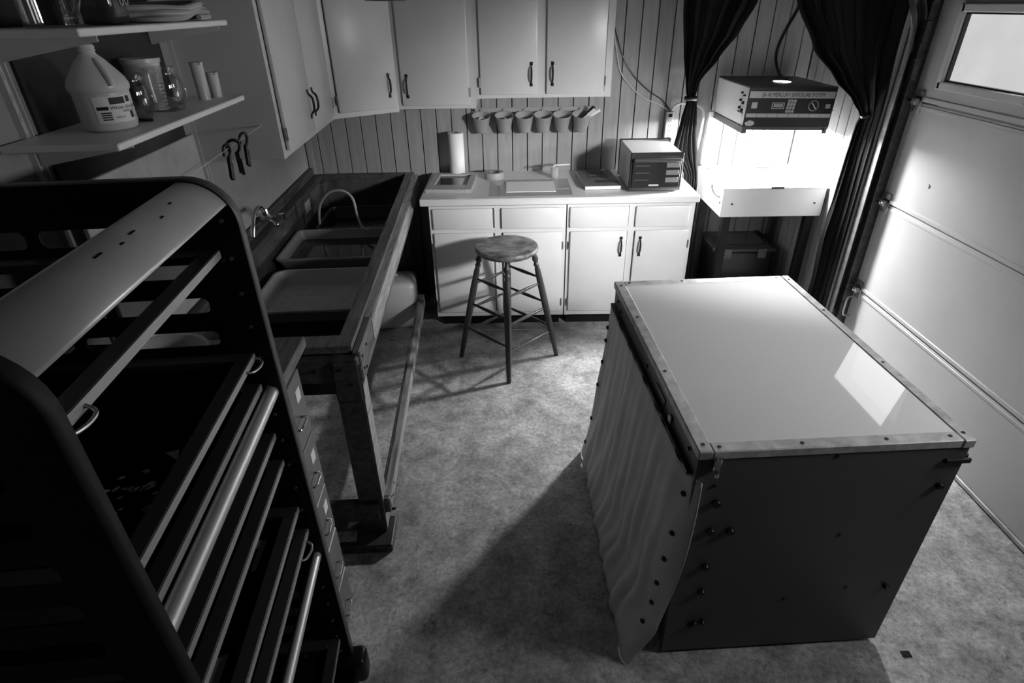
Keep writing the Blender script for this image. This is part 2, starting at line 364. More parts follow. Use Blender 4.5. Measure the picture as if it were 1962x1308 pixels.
# weather stop, steel jamb and the curved track
struct(part('trim_2', zinc_d, None, (1.985, 2.035, -0.975, -0.93, 0.0, 2.02)))
tr = thing('door_track', 'galvanised steel track curving overhead beside the garage door', 'track')
pth = [(1.965, z) for z in (0.05, 0.5, 1.0, 1.5, 1.75)]
pth += [(1.965-0.32*(1-math.cos(R(a))), 1.75+0.32*math.sin(R(a))) for a in range(10, 91, 10)] + [(1.2, 2.07), (0.2, 2.07)]
b = B()
sec = [(-0.022, -0.026), (0.026, -0.026), (0.030, -0.022), (0.030, 0.018), (0.026, 0.022), (-0.022, 0.022), (-0.022, 0.019), (0.024, 0.019), (0.027, 0.016), (0.027, -0.020), (0.024, -0.023), (-0.022, -0.023)]
rings = []
for i, (px, pz) in enumerate(pth):
    a0, a1 = Vector(pth[max(i-1, 0)]), Vector(pth[min(i+1, len(pth)-1)]); t = (a1-a0).normalized(); nrm = Vector((-t.y, t.x))
    # channel opens toward the door edge (-y); its web stands on the far side
    rings.append([b.bm.verts.new((px+nrm.x*v, -0.955+u, pz+nrm.y*v)) for u, v in sec])
for r0, r1 in zip(rings, rings[1:]):
    for k in range(len(sec)): b.bm.faces.new((r0[k], r0[(k+1) % len(sec)], r1[(k+1) % len(sec)], r1[k]))
b.done('channel', mat('track_steel', 0.2, 0.5, metal=0.7, nscale=25, namt=0.3), tr)
for z in (0.25, 0.85, 1.42, 1.72): B().box(1.945, 1.995, -0.935, -0.922, z-0.03, z+0.03, bev=0.002).cyl((1.965, -0.930, z), (1.965, -0.945, z), 0.008, n=8).done('track_bracket', zinc_d, tr)
for z in (1.62, 1.78, 1.95): B().box(1.975, 1.999, -1.0, -0.955, z-0.05, z+0.05, bev=0.003).done('angle_plate', zinc_d, tr, False)
# outdoors, behind the door
struct(part('ground_outside', mat('driveway', 0.4, 0.9, nscale=3, namt=0.2), None, (DX+0.2, DX+14, -14, 8, -0.08, -0.02)))

# ------------------------------------------------------------------ cabinets
def pull(parent, M, L=0.115):
    """dark bow handle; local z is up the door, local y away from it"""
    pts = [(0, 0.004, -L/2), (0, 0.006, -L/2+0.012), (0, 0.020, -L/4), (0, 0.024, 0), (0, 0.020, L/4), (0, 0.006, L/2-0.012), (0, 0.004, L/2)]
    b = B().tube([M @ Vector(p) for p in pts], 0.0042, n=8, rad=lambda t: 0.0036+0.0028*math.sin(math.pi*t)**2)
    for e in (-1, 1): b.box(-0.0085, 0.0085, 0.0, 0.006, e*L/2-0.009, e*L/2+0.009, bev=0.002, M=M)
    return b.done('handle', dark_iron, parent)
def hinge(parent, M):
    return B().box(-0.006, 0.006, 0, 0.005, -0.024, 0.024, bev=0.002, M=M).cyl(M @ Vector((0.0, 0.006, -0.027)), M @ Vector((0.0, 0.006, 0.027)), 0.0035, n=8).done('hinge', hinge_m, parent)
def cab_door(parent, x0, x1, yf, z0, z1, side, m, handle_z, hl=0.115, name='door', base=None, hinges=True, handle=True):
    """lipped overlay door on a face at y=yf (front towards -y); side is the hinge side"""
    T = base or Matrix.Identity(4)
    b = B().box(x0, x1, yf-0.018, yf, z0, z1, bev=0.006, M=T, seg=2)
    d = b.done(name, m, parent, True)
    hx = x1-0.035 if side == 'l' else x0+0.035
    fl = Matrix.Rotation(math.pi, 4, 'Z')
    if handle: pull(d, T @ Matrix.Translation((hx, yf-0.018, handle_z)) @ fl, hl)
    if hinges:
        gx = x0-0.004 if side == 'l' else x1+0.004
        for hz in (z0+0.07, z1-0.09): hinge(d, T @ Matrix.Translation((gx, yf-0.012, hz)) @ fl)
    return d

# base cabinets and worktop (a hair out of square with the wall)
def base_cab(x0, x1, label, doors, drawers):
    t = thing('base_cabinet', label, 'cabinet', (0, 0, 0), 0, 'white base cabinets under the worktop')
    yf = -0.625
    part('carcass', base_paint, t, (x0, x1, yf+0.02, -0.005, 0.10, 0.872))
    part('toe_kick', black_paint, t, (x0+0.02, x1-0.02, yf+0.08, -0.02, 0.0, 0.10))
    fr = B()
    mid = (doors[0][1]+doors[1][0])/2
    for q in ((x0, x0+0.035, 0.10, 0.872), (x1-0.035, x1, 0.10, 0.872), (mid-0.02, mid+0.02, 0.10, 0.872), (x0, x1, 0.845, 0.872), (x0, x1, 0.685, 0.72), (x0, x1, 0.10, 0.14)):
        e = 0.0008 if q[1]-q[0] > 0.3 else 0.0
        fr.box(q[0]+e, q[1]-e, yf+e, yf+0.02-e, q[2]+e, q[3]-e)
    fr.done('face_frame', base_paint, t, False)
    for a, b in drawers:
        B().box(a, b, yf-0.018, yf, 0.716, 0.848, bev=0.007, seg=2).done('drawer', base_paint, t)
    for i, (a, b) in enumerate(doors): cab_door(t, a, b, yf, 0.135, 0.692, 'lr'[i], base_paint, 0.590)
    return t
base_cab(-0.515, 0.333, 'white base cabinet behind the wooden stool, the left one of two', [(-0.493, -0.122), (-0.060, 0.310)], [(-0.493, -0.122), (-0.068, 0.318)])
base_cab(0.341, 1.125, 'white base cabinet under the toaster oven, the right one of two', [(0.362, 0.718), (0.768, 1.102)], [(0.356, 0.718), (0.762, 1.092)])
ct = tag(B().box(-0.562, 1.135, -0.665, -0.002, 0.873, 0.915, bev=0.004).done('countertop', laminate, None, False), 'white laminate worktop laid over the two base cabinets', 'countertop')

# wall cabinets
def wall_cab(name, label, x0, x1, z0, z1, doors, handle_z, yf=-0.322, seat=None):
    t = thing(name, label, 'cabinet', (0, 0, 0), 0, 'white wall cabinets')
    part('carcass', white_paint, t, (x0, x1, yf+0.018, -0.004, z0+0.004, z1))
    fr = B()
    for q in ((x0, x0+0.035, z0, z1), (x1-0.04, x1, z0, z1), (x0, x1, z0, z0+0.03), (x0, x1, z1-0.03, z1)):
        e = 0.0008 if q[1]-q[0] > 0.3 else 0.0
        fr.box(q[0]+e, q[1]-e, yf+e, yf+0.018-e, q[2]+e, q[3]-e)
    if len(doors) == 2:
        m = (doors[0][1]+doors[1][0])/2; fr.box(m-0.03, m+0.03, yf+0.0002, yf+0.0178, z0+0.0002, z1-0.0002)
    fr.done('face_frame', white_paint, t, False)
    for a, b, s in doors: cab_door(t, a, b, yf, z0+0.022, z1-0.022, s, white_paint, handle_z)
    return t
wall_cab('wall_cabinet', 'white two-door wall cabinet above the row of plastic cups', -0.212, 0.607, 1.432, 2.20, [(-0.180, 0.160, 'l'), (0.216, 0.562, 'r')], 1.565)
wall_cab('wall_cabinet', 'white one-door wall cabinet between corner cabinet and cup rail, handle at left', -0.690, -0.2125, 1.378, 2.20, [(-0.655, -0.250, 'r')], 1.510)
# corner cabinet with a slanted door
A0, A1 = Vector((-0.691, -0.322)), Vector((-1.035, -0.560))
L45 = (A1-A0).length; ang = math.atan2(A0.y-A1.y, A0.x-A1.x)
t = thing('corner_cabinet', 'white corner wall cabinet with a slanted door above the sink', 'cabinet', (0, 0, 0), 0, 'white wall cabinets')
pl = [(A0.x, A0.y), (A0.x, -0.004), (WX+0.01, -0.004), (WX+0.032, -0.54), (A1.x, A1.y)]
B().prism(pl, 1.37, 2.20).done('carcass', white_paint, t, False)
TB = Matrix.Translation((A1.x, A1.y, 0)) @ Matrix.Rotation(ang, 4, 'Z')
B().box(0.0008, L45-0.0008, -0.0112, 0.0, 1.3668, 1.40, M=TB).box(0, 0.035, -0.012, 0, 1.366, 2.2, M=TB).box(L45-0.02, L45, -0.012, 0, 1.366, 2.2, M=TB).done('face_frame', white_paint, t, False)
cab_door(t, 0.040, L45-0.022, -0.012, 1.395, 2.18, 'l', white_paint, 1.520, base=TB)
# cabinet on the left wall
t = thing('wall_cabinet', 'white two-door wall cabinet on the left wall, its two handles side by side', 'cabinet', (0, 0, 0), 0, 'white wall cabinets')
TL = LF @ Matrix.Translation((0.356, -1.575, 0)) @ Matrix.Rotation(math.pi/2, 4, 'Z')    # local x runs towards the back wall, front is -y
W = 1.0
B().box(0, W, 0.018, 0.350, 1.366, 2.2, M=TL).done('carcass', white_paint, t, False)
b = B()
for q in ((0, 0.04, 1.362, 2.2), (W-0.03, W, 1.362, 2.2), (0, W, 1.362, 1.395), (0.495, 0.525, 1.3622, 2.1998)):
    e = 0.0008 if q[1]-q[0] > 0.3 else 0.0
    b.box(q[0]+e, q[1]-e, e, 0.018-e, q[2]+e, q[3]-e, M=TL)
b.done('face_frame', white_paint, t, False)
cab_door(t, 0.045, 0.503, 0, 1.388, 2.18, 'l', white_paint, 1.520, base=TL)
cab_door(t, 0.516, 0.965, 0, 1.388, 2.18, 'r', white_paint, 1.520, base=TL)

# ------------------------------------------------------------------ things on the worktop
ZC = 0.915
t = thing('paper_towel_roll', 'white paper towel roll standing against the planked wall', 'paper towel', (-0.372, -0.085, ZC))
B().lathe([(0.021, 0.0), (0.050, 0.0), (0.052, 0.004), (0.052, 0.276), (0.050, 0.280), (0.021, 0.280)], n=36, closed=True).done('paper', paper, t)
B().lathe([(0.019, 0.001), (0.0209, 0.001), (0.0209, 0.281), (0.019, 0.281)], n=24, closed=True).done('core', mat('cardboard', 0.16, 0.8), t)
t = thing('contact_frame', 'wooden contact printing frame with grey glass lying at the left end', 'frame', (-0.388, -0.315, ZC), R(-3))
b = B()
for q in ((-0.145, -0.103, -0.21, 0.20), (0.103, 0.145, -0.21, 0.20), (-0.103, 0.103, 0.165, 0.20), (-0.103, 0.103, -0.21, -0.10)): b.box(q[0], q[1], q[2], q[3], 0, 0.022, bev=0.002)
b.done('frame_border', mat('pale_frame_wood', 0.42, 0.5), t, False)
B().box(-0.103, 0.103, -0.10, 0.165, 0.004, 0.009).done('glass', mat('grey_glass', 0.06, 0.06), t, False)
B().box(0.070, 0.103, -0.095, 0.160, 0.009, 0.012).done('spring_bar', mat('dark_bar', 0.05, 0.5), t, False)
t = thing('tape_roll', 'small roll of tape lying flat on the white worktop', 'tape roll', (-0.120, -0.185, ZC))
B().lathe([(0.040, 0.0), (0.064, 0.0), (0.066, 0.003), (0.066, 0.040), (0.064, 0.043), (0.040, 0.043)], n=36, closed=True).done('tape', mat('tape', 0.36, 0.45), t)
B().lathe([(0.036, 0.0), (0.0398, 0.0), (0.0398, 0.044), (0.036, 0.044)], n=28, closed=True).done('core', mat('cardboard', 0.16), t)
tag(B().box(-0.145, 0.372, -0.612, -0.235, ZC, ZC+0.004, bev=0.001).done('glass_plate', clear, None, False), 'clear glass plate lying under a white paper sheet', 'glass plate')
tag(B().box(-0.036, 0.272, -0.546, -0.310, ZC+0.0042, ZC+0.0075).done('paper_sheet', paper, None, False), 'blank white paper sheet lying on the clear glass plate', 'paper')
t = thing('glass_jar', 'small clear glass jar standing behind the paper sheet', 'jar', (0.287, -0.195, ZC))
B().lathe([(0.0, 0.0), (0.028, 0.0), (0.030, 0.004), (0.027, 0.015), (0.027, 0.065), (0.030, 0.075), (0.028, 0.075), (0.024, 0.064), (0.024, 0.006), (0.0, 0.006)], n=24).done('jar_body', clear_pl, t)
t = thing('spatula', 'white plastic spatula lying across the small glass jar', 'spatula', (0.287, -0.195, ZC+0.0765), R(12))
B().prism([(-0.075, -0.022), (-0.01, -0.016), (-0.01, 0.016), (-0.085, 0.026)], 0, 0.004).done('blade', clear_pl, t, False)
B().box(-0.015, 0.105, -0.011, 0.011, 0, 0.012, bev=0.005, seg=2).done('grip', white_pl, t)
t = thing('manual_book', 'grey softcover manual lying beside the toaster oven', 'book', (0.562, -0.30, ZC), R(2.5))
B().box(-0.113, 0.113, -0.205, 0.205, 0.002, 0.022, bev=0.001).done('pages', paper, t, False)
B().box(-0.115, 0.115, -0.207, 0.207, 0.022, 0.0245).done('cover', mat('book_cover', 0.13, 0.35), t, False)
B().box(-0.06, 0.06, -0.03, 0.14, 0.0245, 0.0252).done('cover_panel', mat('book_panel', 0.05, 0.4), t, False)
b = B()
for q in ((-0.05, 0.05, 0.122, 0.126), (-0.05, 0.05, -0.016, -0.012), (-0.05, -0.046, -0.012, 0.122), (0.046, 0.05, -0.012, 0.122)): b.box(q[0], q[1], q[2], q[3], 0.0252, 0.0256)
b.done('panel_border', mat('book_line', 0.2, 0.4), t, False)
text('cover_letters', 'XL', 0.085, Matrix.Translation((0, 0.055, 0.0256)), mat('book_line', 0.2), t)
B().box(-0.035, 0.112, -0.135, -0.075, 0.0245, 0.0252).done('title_band', mat('book_band', 0.03, 0.4), t, False)
B().box(0.055, 0.085, 0.175, 0.195, 0.0245, 0.0252).done('cover_emblem', text_w, t, False)
B().box(-0.115, 0.115, -0.207, 0.207, 0.0, 0.002).done('back_cover', mat('book_cover', 0.13), t, False)
# toaster oven
t = thing('toaster_oven', 'white toaster oven with a dark glass front on the worktop', 'toaster oven', (0, 0, ZC))
ox0, ox1, oy0, oy1, oh = 0.715, 1.030, -0.575, -0.165, 0.232
B().box(ox0+0.004, ox1-0.004, oy0+0.02, oy1, 0.012, oh, bev=0.006).done('shell', exp_white, t, False)
B().box(ox0, ox1, oy1-0.004, oy1+0.012, 0.008, oh+0.006, bev=0.003).done('back_plate', black_pl, t, False)
B().box(ox0, ox1+0.002, oy0, oy0+0.022, 0.006, oh+0.002, bev=0.004).done('front_panel', mat('oven_front', 0.03, 0.2), t, False)
d = B().box(ox0+0.012, ox1-0.012, oy0-0.010, oy0, 0.03, 0.19, bev=0.004).done('door', mat('oven_glass', 0.022, 0.07), t, False)
B().box(ox0+0.015, ox1-0.015, oy0-0.032, oy0-0.010, 0.186, 0.206, bev=0.005).done('handle', mat('oven_handle', 0.06, 0.25), d, False)
for k in range(3): B().box(ox1-0.100, ox1-0.022, oy0-0.014, oy0-0.010, 0.150-k*0.044, 0.180-k*0.044, bev=0.002).done('button_plate', mat('oven_plate', 0.16, 0.3), d, False)
for k in range(3): B().box(ox0+0.03, ox0+0.115, oy0-0.0115, oy0-0.010, 0.160-k*0.042, 0.163-k*0.042).done('rack_line', mat('oven_line', 0.12, 0.3), d, False)
B().box(ox0+0.118, ox0+0.178, oy0-0.0115, oy0-0.0098, 0.040, 0.050, bev=0.001).done('badge', mat('badge', 0.5, 0.3), d, False)
for sx in (ox0+0.03, ox1-0.03):
    for sy in (oy0+0.04, oy1-0.04): B().cyl((sx, sy, 0), (sx, sy, 0.013), 0.012, n=10).done('foot', black_pl, t)

# rail with six cups
t = thing('cup_rail', 'narrow pale rail on the planked wall carrying six plastic cups', 'rail')
B().box(-0.262, 0.575, -0.010, -0.001, 1.306, 1.334, bev=0.003).done('rail_bar', natural_d, t, False)
for sx in (-0.245, 0.556): B().cyl((sx, -0.010, 1.322), (sx, -0.022, 1.322), 0.011, 0.008, n=14).done('screw_cap', chrome, t)
cup_x = [-0.195, -0.044, 0.090, 0.214, 0.338, 0.465]
cup_lab = ['frosted plastic cup holding a small tape roll, leftmost on the rail', 'frosted plastic cup holding a white plug, second from the left', 'empty frosted plastic cup, third from the left on the rail',
           'empty frosted plastic cup, fourth from the left on the rail', 'frosted plastic cup holding crumpled white paper, fifth from left', 'frosted plastic cup full of flat tools, rightmost on the rail']
proto = None
for cx, lab in zip(cup_x, cup_lab):
    t = thing('hanging_cup', lab, 'cup', (cx, -0.050, 1.190), 0, 'plastic cups on the wall rail')
    t.rotation_euler = (R(17), 0, 0)
    if proto is None:
        b = B().lathe([(0.0, 0.0), (0.030, 0.0), (0.037, 0.005), (0.042, 0.016), (0.058, 0.106), (0.062, 0.110), (0.062, 0.114), (0.056, 0.110), (0.040, 0.018), (0.034, 0.008), (0.0, 0.005)], n=32, sy=0.95)
        p1 = b.done('cup_body', natural_d, t)
        p2 = B().box(-0.012, 0.012, 0.052, 0.066, 0.085, 0.128, bev=0.003, M=Matrix.Rotation(R(-6), 4, 'X')).done('hook', natural_d, t, False); proto = (p1, p2)
    else:
        for p in proto: link_copy(p, t)
o = tag(B().lathe([(0.014, 0), (0.027, 0), (0.027, 0.02), (0.014, 0.02)], n=24, closed=True).done('tape_spool', white_pl, None), 'small white tape spool leaning in the leftmost cup', 'tape spool')
o.location = (-0.192, -0.078, 1.255); o.rotation_euler = (R(35), R(10), 0)
o = tag(B().lathe([(0, 0), (0.010, 0), (0.012, 0.01), (0.009, 0.085), (0.0, 0.09)], n=14).done('plug', white_pl, None), 'white plastic plug standing in the second cup', 'plug')
o.location = (-0.046, -0.062, 1.200); o.rotation_euler = (R(18), R(6), 0)
b = B(); bmesh.ops.create_icosphere(b.bm, subdivisions=2, radius=0.026)
for v in b.bm.verts: v.co *= random.uniform(0.7, 1.15)
o = tag(b.done('crumpled_paper', paper, None, False), 'crumpled white paper sitting in the fifth cup', 'paper'); o.location = (0.330, -0.080, 1.250)
for i, (dx, ang, ln, w, lab) in enumerate(((-0.02, 62, 0.15, 0.016, 'pale flat scraper lying across the rightmost cup'), (0.005, 70, 0.16, 0.012, 'white narrow stick poking out of the rightmost cup'), (0.02, 55, 0.13, 0.02, 'dark wide scraper poking out of the rightmost cup'))):
    o = tag(B().box(-w/2, w/2, -0.003, 0.003, 0, ln, bev=0.001).box(-w*0.7, w*0.7, -0.004, 0.004, ln*0.6, ln, bev=0.002).done('scraper', [natural_pl, paper, black_pl][i], None, False), lab, 'scraper')
    o.location = (0.445+dx*0.6, -0.082+0.012*i-0.012, 1.235+i*0.006); o.rotation_euler = (R(8), R(ang-12), 0)

# power strip and cords on the back wall
t = thing('power_strip', 'white power strip screwed upright to the wall beside the curtain', 'power strip', (1.062, -0.001, 1.19))
B().box(-0.026, 0.026, -0.034, 0.0, -0.105, 0.105, bev=0.006, seg=2).done('housing', white_pl, t)
B().box(-0.012, 0.012, -0.040, -0.034, 0.072, 0.092, bev=0.002).done('switch', black_pl, t, False)
for k in range(5):
    z = 0.048-k*0.030
    B().box(-0.009, -0.006, -0.0352, -0.034, z-0.005, z+0.005).box(0.006, 0.009, -0.0352, -0.034, z-0.005, z+0.005).cyl((0, -0.034, z-0.009), (0, -0.0352, z-0.009), 0.003, n=8).done('socket', black_pl, t, False)
o = B().box(-0.018, 0.018, -0.062, -0.0355, -0.092, -0.055, bev=0.006).tube([(0, -0.06, -0.07), (0.005, -0.07, -0.10), (0.012, -0.05, -0.16), (0.0, -0.03, -0.262)], 0.004).done('plug_lead', black_pl, t)
tag(B().tube([(0.654, -0.006, 1.80), (0.69, -0.008, 1.70), (0.724, -0.008, 1.623), (0.80, -0.010, 1.516), (0.911, -0.010, 1.42), (1.0, -0.010, 1.365), (1.058, -0.014, 1.297)], 0.0035).done('wall_wire', black_pl, None), 'thin dark cord running down the planks to the power strip', 'cord')
tag(B().tube([(0.655, -0.007, 1.755), (0.673, -0.007, 1.683), (0.702, -0.008, 1.563), (0.752, -0.010, 1.485), (0.863, -0.010, 1.389), (0.989, -0.012, 1.335), (1.052, -0.02, 1.297)], 0.0035).done('wall_wire', white_pl, None), 'thin pale cord looping below the dark cord on the planks', 'cord')
tag(B().tube([(1.07, -0.02, 1.297), (1.085, -0.03, 1.33), (1.13, -0.03, 1.345), (1.20, -0.04, 1.34), (1.27, -0.05, 1.30), (1.27, -0.06, 1.15), (1.25, -0.06, 0.95), (1.24, -0.05, 0.7), (1.24, -0.05, 0.3), (1.25, -0.06, 0.012), (1.28, -0.2, 0.008)], 0.008).done('white_cable', white_pl, None), 'thick white cable arching from the power strip behind the curtain', 'cable')

# ------------------------------------------------------------------ exposure machine
EX = thing('exposure_machine', 'exposure machine with a black control head over a brightly lit table', 'exposure machine')
tx0, tx1, ty0, ty1, tz = 1.292, 1.918, -0.61, -0.035, 0.930
b = B()
for q in ((tx0, tx1, ty0, ty0+0.02), (tx0, tx1, ty1-0.02, ty1), (tx0, tx0+0.02, ty0+0.02, ty1-0.02), (tx1-0.02, tx1, ty0+0.02, ty1-0.02)): b.box(q[0], q[1], q[2], q[3], 0.760, tz, bev=0.002)
box = b.done('table_skirt', exp_white, EX, False)
for px, pz in ((1.355, 0.842), (1.862, 0.842)): B().cyl((px, ty0, pz), (px, ty0-0.004, pz), 0.006, n=10).done('skirt_screw', dark_iron, box)
B().cyl((tx0, ty0+0.035, 0.842), (tx0-0.004, ty0+0.035, 0.842), 0.006, n=10).done('skirt_screw', dark_iron, box)
part('table_underside', exp_black, EX, (tx0+0.02, tx1-0.02, ty0+0.02, ty1-0.02, 0.765, 0.775))
B().box(tx0+0.02, tx1-0.02, ty0+0.02, ty1-0.02, tz-0.03, tz-0.008).done('vacuum_bed', exp_table, EX, False)
b = B()
for q in ((tx0-0.004, tx1+0.004, ty0-0.006, ty0+0.03), (tx0-0.004, tx1+0.004, ty1-0.03, ty1), (tx0-0.004, tx0+0.03, ty0+0.03, ty1-0.03), (tx1-0.03, tx1+0.004, ty0+0.03, ty1-0.03)): b.box(q[0], q[1], q[2], q[3], tz, tz+0.012, bev=0.002)
b.done('glass_frame', exp_white, EX, False)
B().box(tx0+0.03, tx1-0.03, ty0+0.03, ty1-0.03, tz+0.002, tz+0.008).done('glass_sheet', clearglass('coated_glass', 0.97, 1.12), EX, False)
B().box(1.575, 1.655, ty0-0.010, ty0+0.012, tz+0.004, tz+0.020, bev=0.003).done('frame_latch', zinc_d, EX, False)
B().tube([(tx0-0.006, -0.40, 0.905), (tx0-0.018, -0.45, 0.892), (tx0-0.018, -0.52, 0.876), (tx0-0.004, -0.56, 0.872)], 0.004).done('lid_handle', zinc_d, EX)
for lx in (1.325, 1.845):
    for ly in (-0.585, -0.12): part('leg', black_paint if ly < -0.5 else exp_black, EX, (lx, lx+0.05, ly, ly+0.05, 0.0, 0.765), bev=0.003)
part('leg_brace', exp_black, EX, (1.375, 1.845, -0.575, -0.545, 0.12, 0.17))
for px, m in ((1.302, exp_white), (1.700, zinc)):
    p = B().box(px, px+0.055, -0.085, -0.04, tz+0.012, 1.30, bev=0.003).done('post', m, EX, False)
    B().box(px-0.03, px+0.085, -0.10, -0.036, tz+0.012, tz+0.020, bev=0.002).done('post_foot', zinc_d, p, False)
HM = Matrix.Translation((1.585, -0.33, 1.395)) @ Matrix.Rotation(R(1.2), 4, 'Y')
hw, hd, hh = 0.247, 0.275, 0.103
head = B().box(-hw, hw, -hd, hd, -hh, hh, bev=0.004, M=HM).done('head_shell', exp_white, EX, False)
B().box(-hw-0.001, hw+0.001, -hd-0.004, hd, hh, hh+0.008, bev=0.003, M=HM).done('head_lid', mat('head_lid', 0.035, 0.4, nscale=8, namt=0.3), EX, False)
B().box(-hw, hw, -hd-0.004, -hd, -hh, hh, M=HM).done('control_panel', exp_black, EX, False)
cp = EX
FM = HM @ axes((-hw, -hd-0.0042, hh), (1, 0, 0), (0, 0, 1))     # panel plane: x to the right, y up (0 at the top edge)
PWd, PH = 2*hw, 2*hh
def pbox(name, u0, u1, v0, v1, t, m, bev=0.0, par=EX): return B().box(u0*PWd, u1*PWd, -v1*PH, -v0*PH, 0, t, bev=bev, M=FM).done(name, m, par, False)
strip = pbox('title_strip', 0.012, 0.988, 0.085, 0.255, 0.001, mat('title_strip', 0.5, 0.4))
text('title_lettering', '26-1K MERCURY EXPOSURE SYSTEM', 0.030, FM @ Matrix.Translation((PWd*0.51, -PH*0.172, 0.0016)), text_k, strip, squash=0.74)
pbox('power_button', 0.050, 0.118, 0.36, 0.52, 0.004, mat('pale_button', 0.5, 0.4), 0.002)  # plain pale cap
disp = pbox('timer_display', 0.285, 0.430, 0.365, 0.535, 0.003, mat('display_rim', 0.4, 0.4), 0.001)
pbox('display_window', 0.297, 0.418, 0.390, 0.510, 0.0036, exp_black, 0, disp)
text('display_digits', '8888', 0.026, FM @ Matrix.Translation((PWd*0.357, -PH*0.45, 0.004)), text_w, disp)
for r in range(4):
    for c in range(3): pbox('key', 0.462+c*0.034-r*0.003, 0.490+c*0.034-r*0.003, 0.285+r*0.088, 0.362+r*0.088, 0.004, mat('key_cap', 0.42, 0.4), 0.001)
dial = B().cyl(FM @ Vector((PWd*0.765, -PH*0.445, 0)), FM @ Vector((PWd*0.765, -PH*0.445, 0.003)), 0.029, n=28).done('dial_ring', mat('dial_ring', 0.3, 0.4), EX)
B().cyl(FM @ Vector((PWd*0.765, -PH*0.445, 0.003)), FM @ Vector((PWd*0.765, -PH*0.445, 0.005)), 0.024, n=28).done('dial_face', exp_black, dial)
B().box(-0.002, 0.002, -0.022, 0.022, 0.005, 0.008, M=FM @ Matrix.Translation((PWd*0.765, -PH*0.445, 0)) @ Matrix.Rotation(R(40), 4, 'Z')).done('dial_pointer', text_w, dial, False)
pbox('rocker_switch', 0.905, 0.958, 0.40, 0.51, 0.004, mat('rocker', 0.3, 0.4), 0.001)
for k in range(8): pbox('label_tile', 0.012+k*0.1225, 0.130+k*0.1225, 0.652, 0.752, 0.0012, mat('label_tile', 0.45, 0.5))
B().prism([(0.012*PWd, -0.90*PH), (0.065*PWd, -0.83*PH), (0.115*PWd, -0.86*PH), (0.128*PWd, -0.93*PH), (0.09*PWd, -0.985*PH), (0.03*PWd, -0.975*PH)], 0, 0.0012, M=FM).done('sticker', mat('sticker', 0.5, 0.5), EX, False)
# left cheek: knobs and rating plate
SMx = HM @ axes((-hw-0.0005, -hd, hh), (0, -1, 0), (0, 0, 1))       # x runs towards the front edge
for k, (dy, dz, r) in enumerate(((-0.045, -0.045, 0.006), (-0.085, -0.035, 0.006), (-0.05, -0.085, 0.009), (-0.09, -0.075, 0.008), (-0.05, -0.125, 0.010), (-0.09, -0.115, 0.009))):
    B().cyl(SMx @ Vector((dy, dz, 0)), SMx @ Vector((dy, dz, 0.012)), r, r*0.8, n=12).done('side_knob', black_pl, EX)
B().box(-0.125, -0.04, -0.190, -0.140, 0, 0.001, M=SMx).done('rating_plate', paper, EX, False)
B().box(-0.125, -0.04, -0.142, -0.134, 0, 0.0014, M=SMx).done('rating_bar', text_k, EX, False)
# skirt under the head with the lamp behind it
b = B()
for q in ((-hw-0.004, -hw+0.022, -hd-0.012, hd), (hw-0.03, hw-0.005, -hd-0.006, hd)): b.box(q[0], q[1], q[2], q[3], -hh-0.036, -hh, M=HM)
b.box(-hw, hw-0.02, -hd-0.006, -hd+0.014, -hh-0.018, -hh, M=HM); b.box(-hw, hw-0.02, hd-0.02, hd, -hh-0.03, -hh, M=HM)
b.done('head_skirt', mat('skirt_steel', 0.06, 0.4), EX, False)
rfl = B().box(-0.20, 0.20, -0.23, 0.23, -hh-0.004, -hh-0.001, M=HM).done('reflector', mat('reflector', 0.7, 0.3, metal=0.6), EX, False)
B().lathe([(0.0, -0.020), (0.050, -0.018), (0.078, -0.010), (0.085, 0.0), (0.0, 0.0)], c=HM @ Vector((0.0, -0.13, -hh-0.004)), n=28).done('mercury_lamp', emit('mercury_lamp_glow', 1.0, LAMP_STRENGTH), EX)
# vent in the lid, lit from inside
vc = HM @ Vector((0.012, -0.075, hh+0.0085)); VZ = HM.to_3x3() @ Vector((0, 0, 1))
B().lathe([(0.058, 0), (0.062, 0.002), (0.062, 0.004), (0.050, 0.004), (0.050, 0.0)], c=vc, n=28, axis=VZ, closed=True).done('vent_ring', white_pl, EX)
B().lathe([(0.0, 0.0006), (0.050, 0.0006)], c=vc, n=28, axis=VZ).done('vent_glow', emit('vent_glow', 1.0, 50.0), EX)
B().box(-0.010, 0.024, -0.014, 0.008, 0.0014, 0.005, M=Matrix.Translation(vc)).done('vent_clip', exp_black, EX, False)
B().tube([HM @ Vector((hw+0.001, -0.2, -0.015)), HM @ Vector((hw+0.03, -0.2, -0.015)), HM @ Vector((hw+0.045, -0.2, -0.03))], 0.005).done('side_lever', zinc, EX)
tag(B().tube([(1.674, -0.28, 1.507), (1.69, -0.12, 1.53), (1.694, -0.03, 1.60), (1.70, -0.018, 1.68), (1.735, -0.016, 1.78), (1.775, -0.015, 1.88), (1.80, -0.014, 2.05), (1.80, -0.012, 2.449)], 0.008).done('lamp_cable', black_pl, None), 'dark cable climbing the planks above the exposure machine', 'cable')
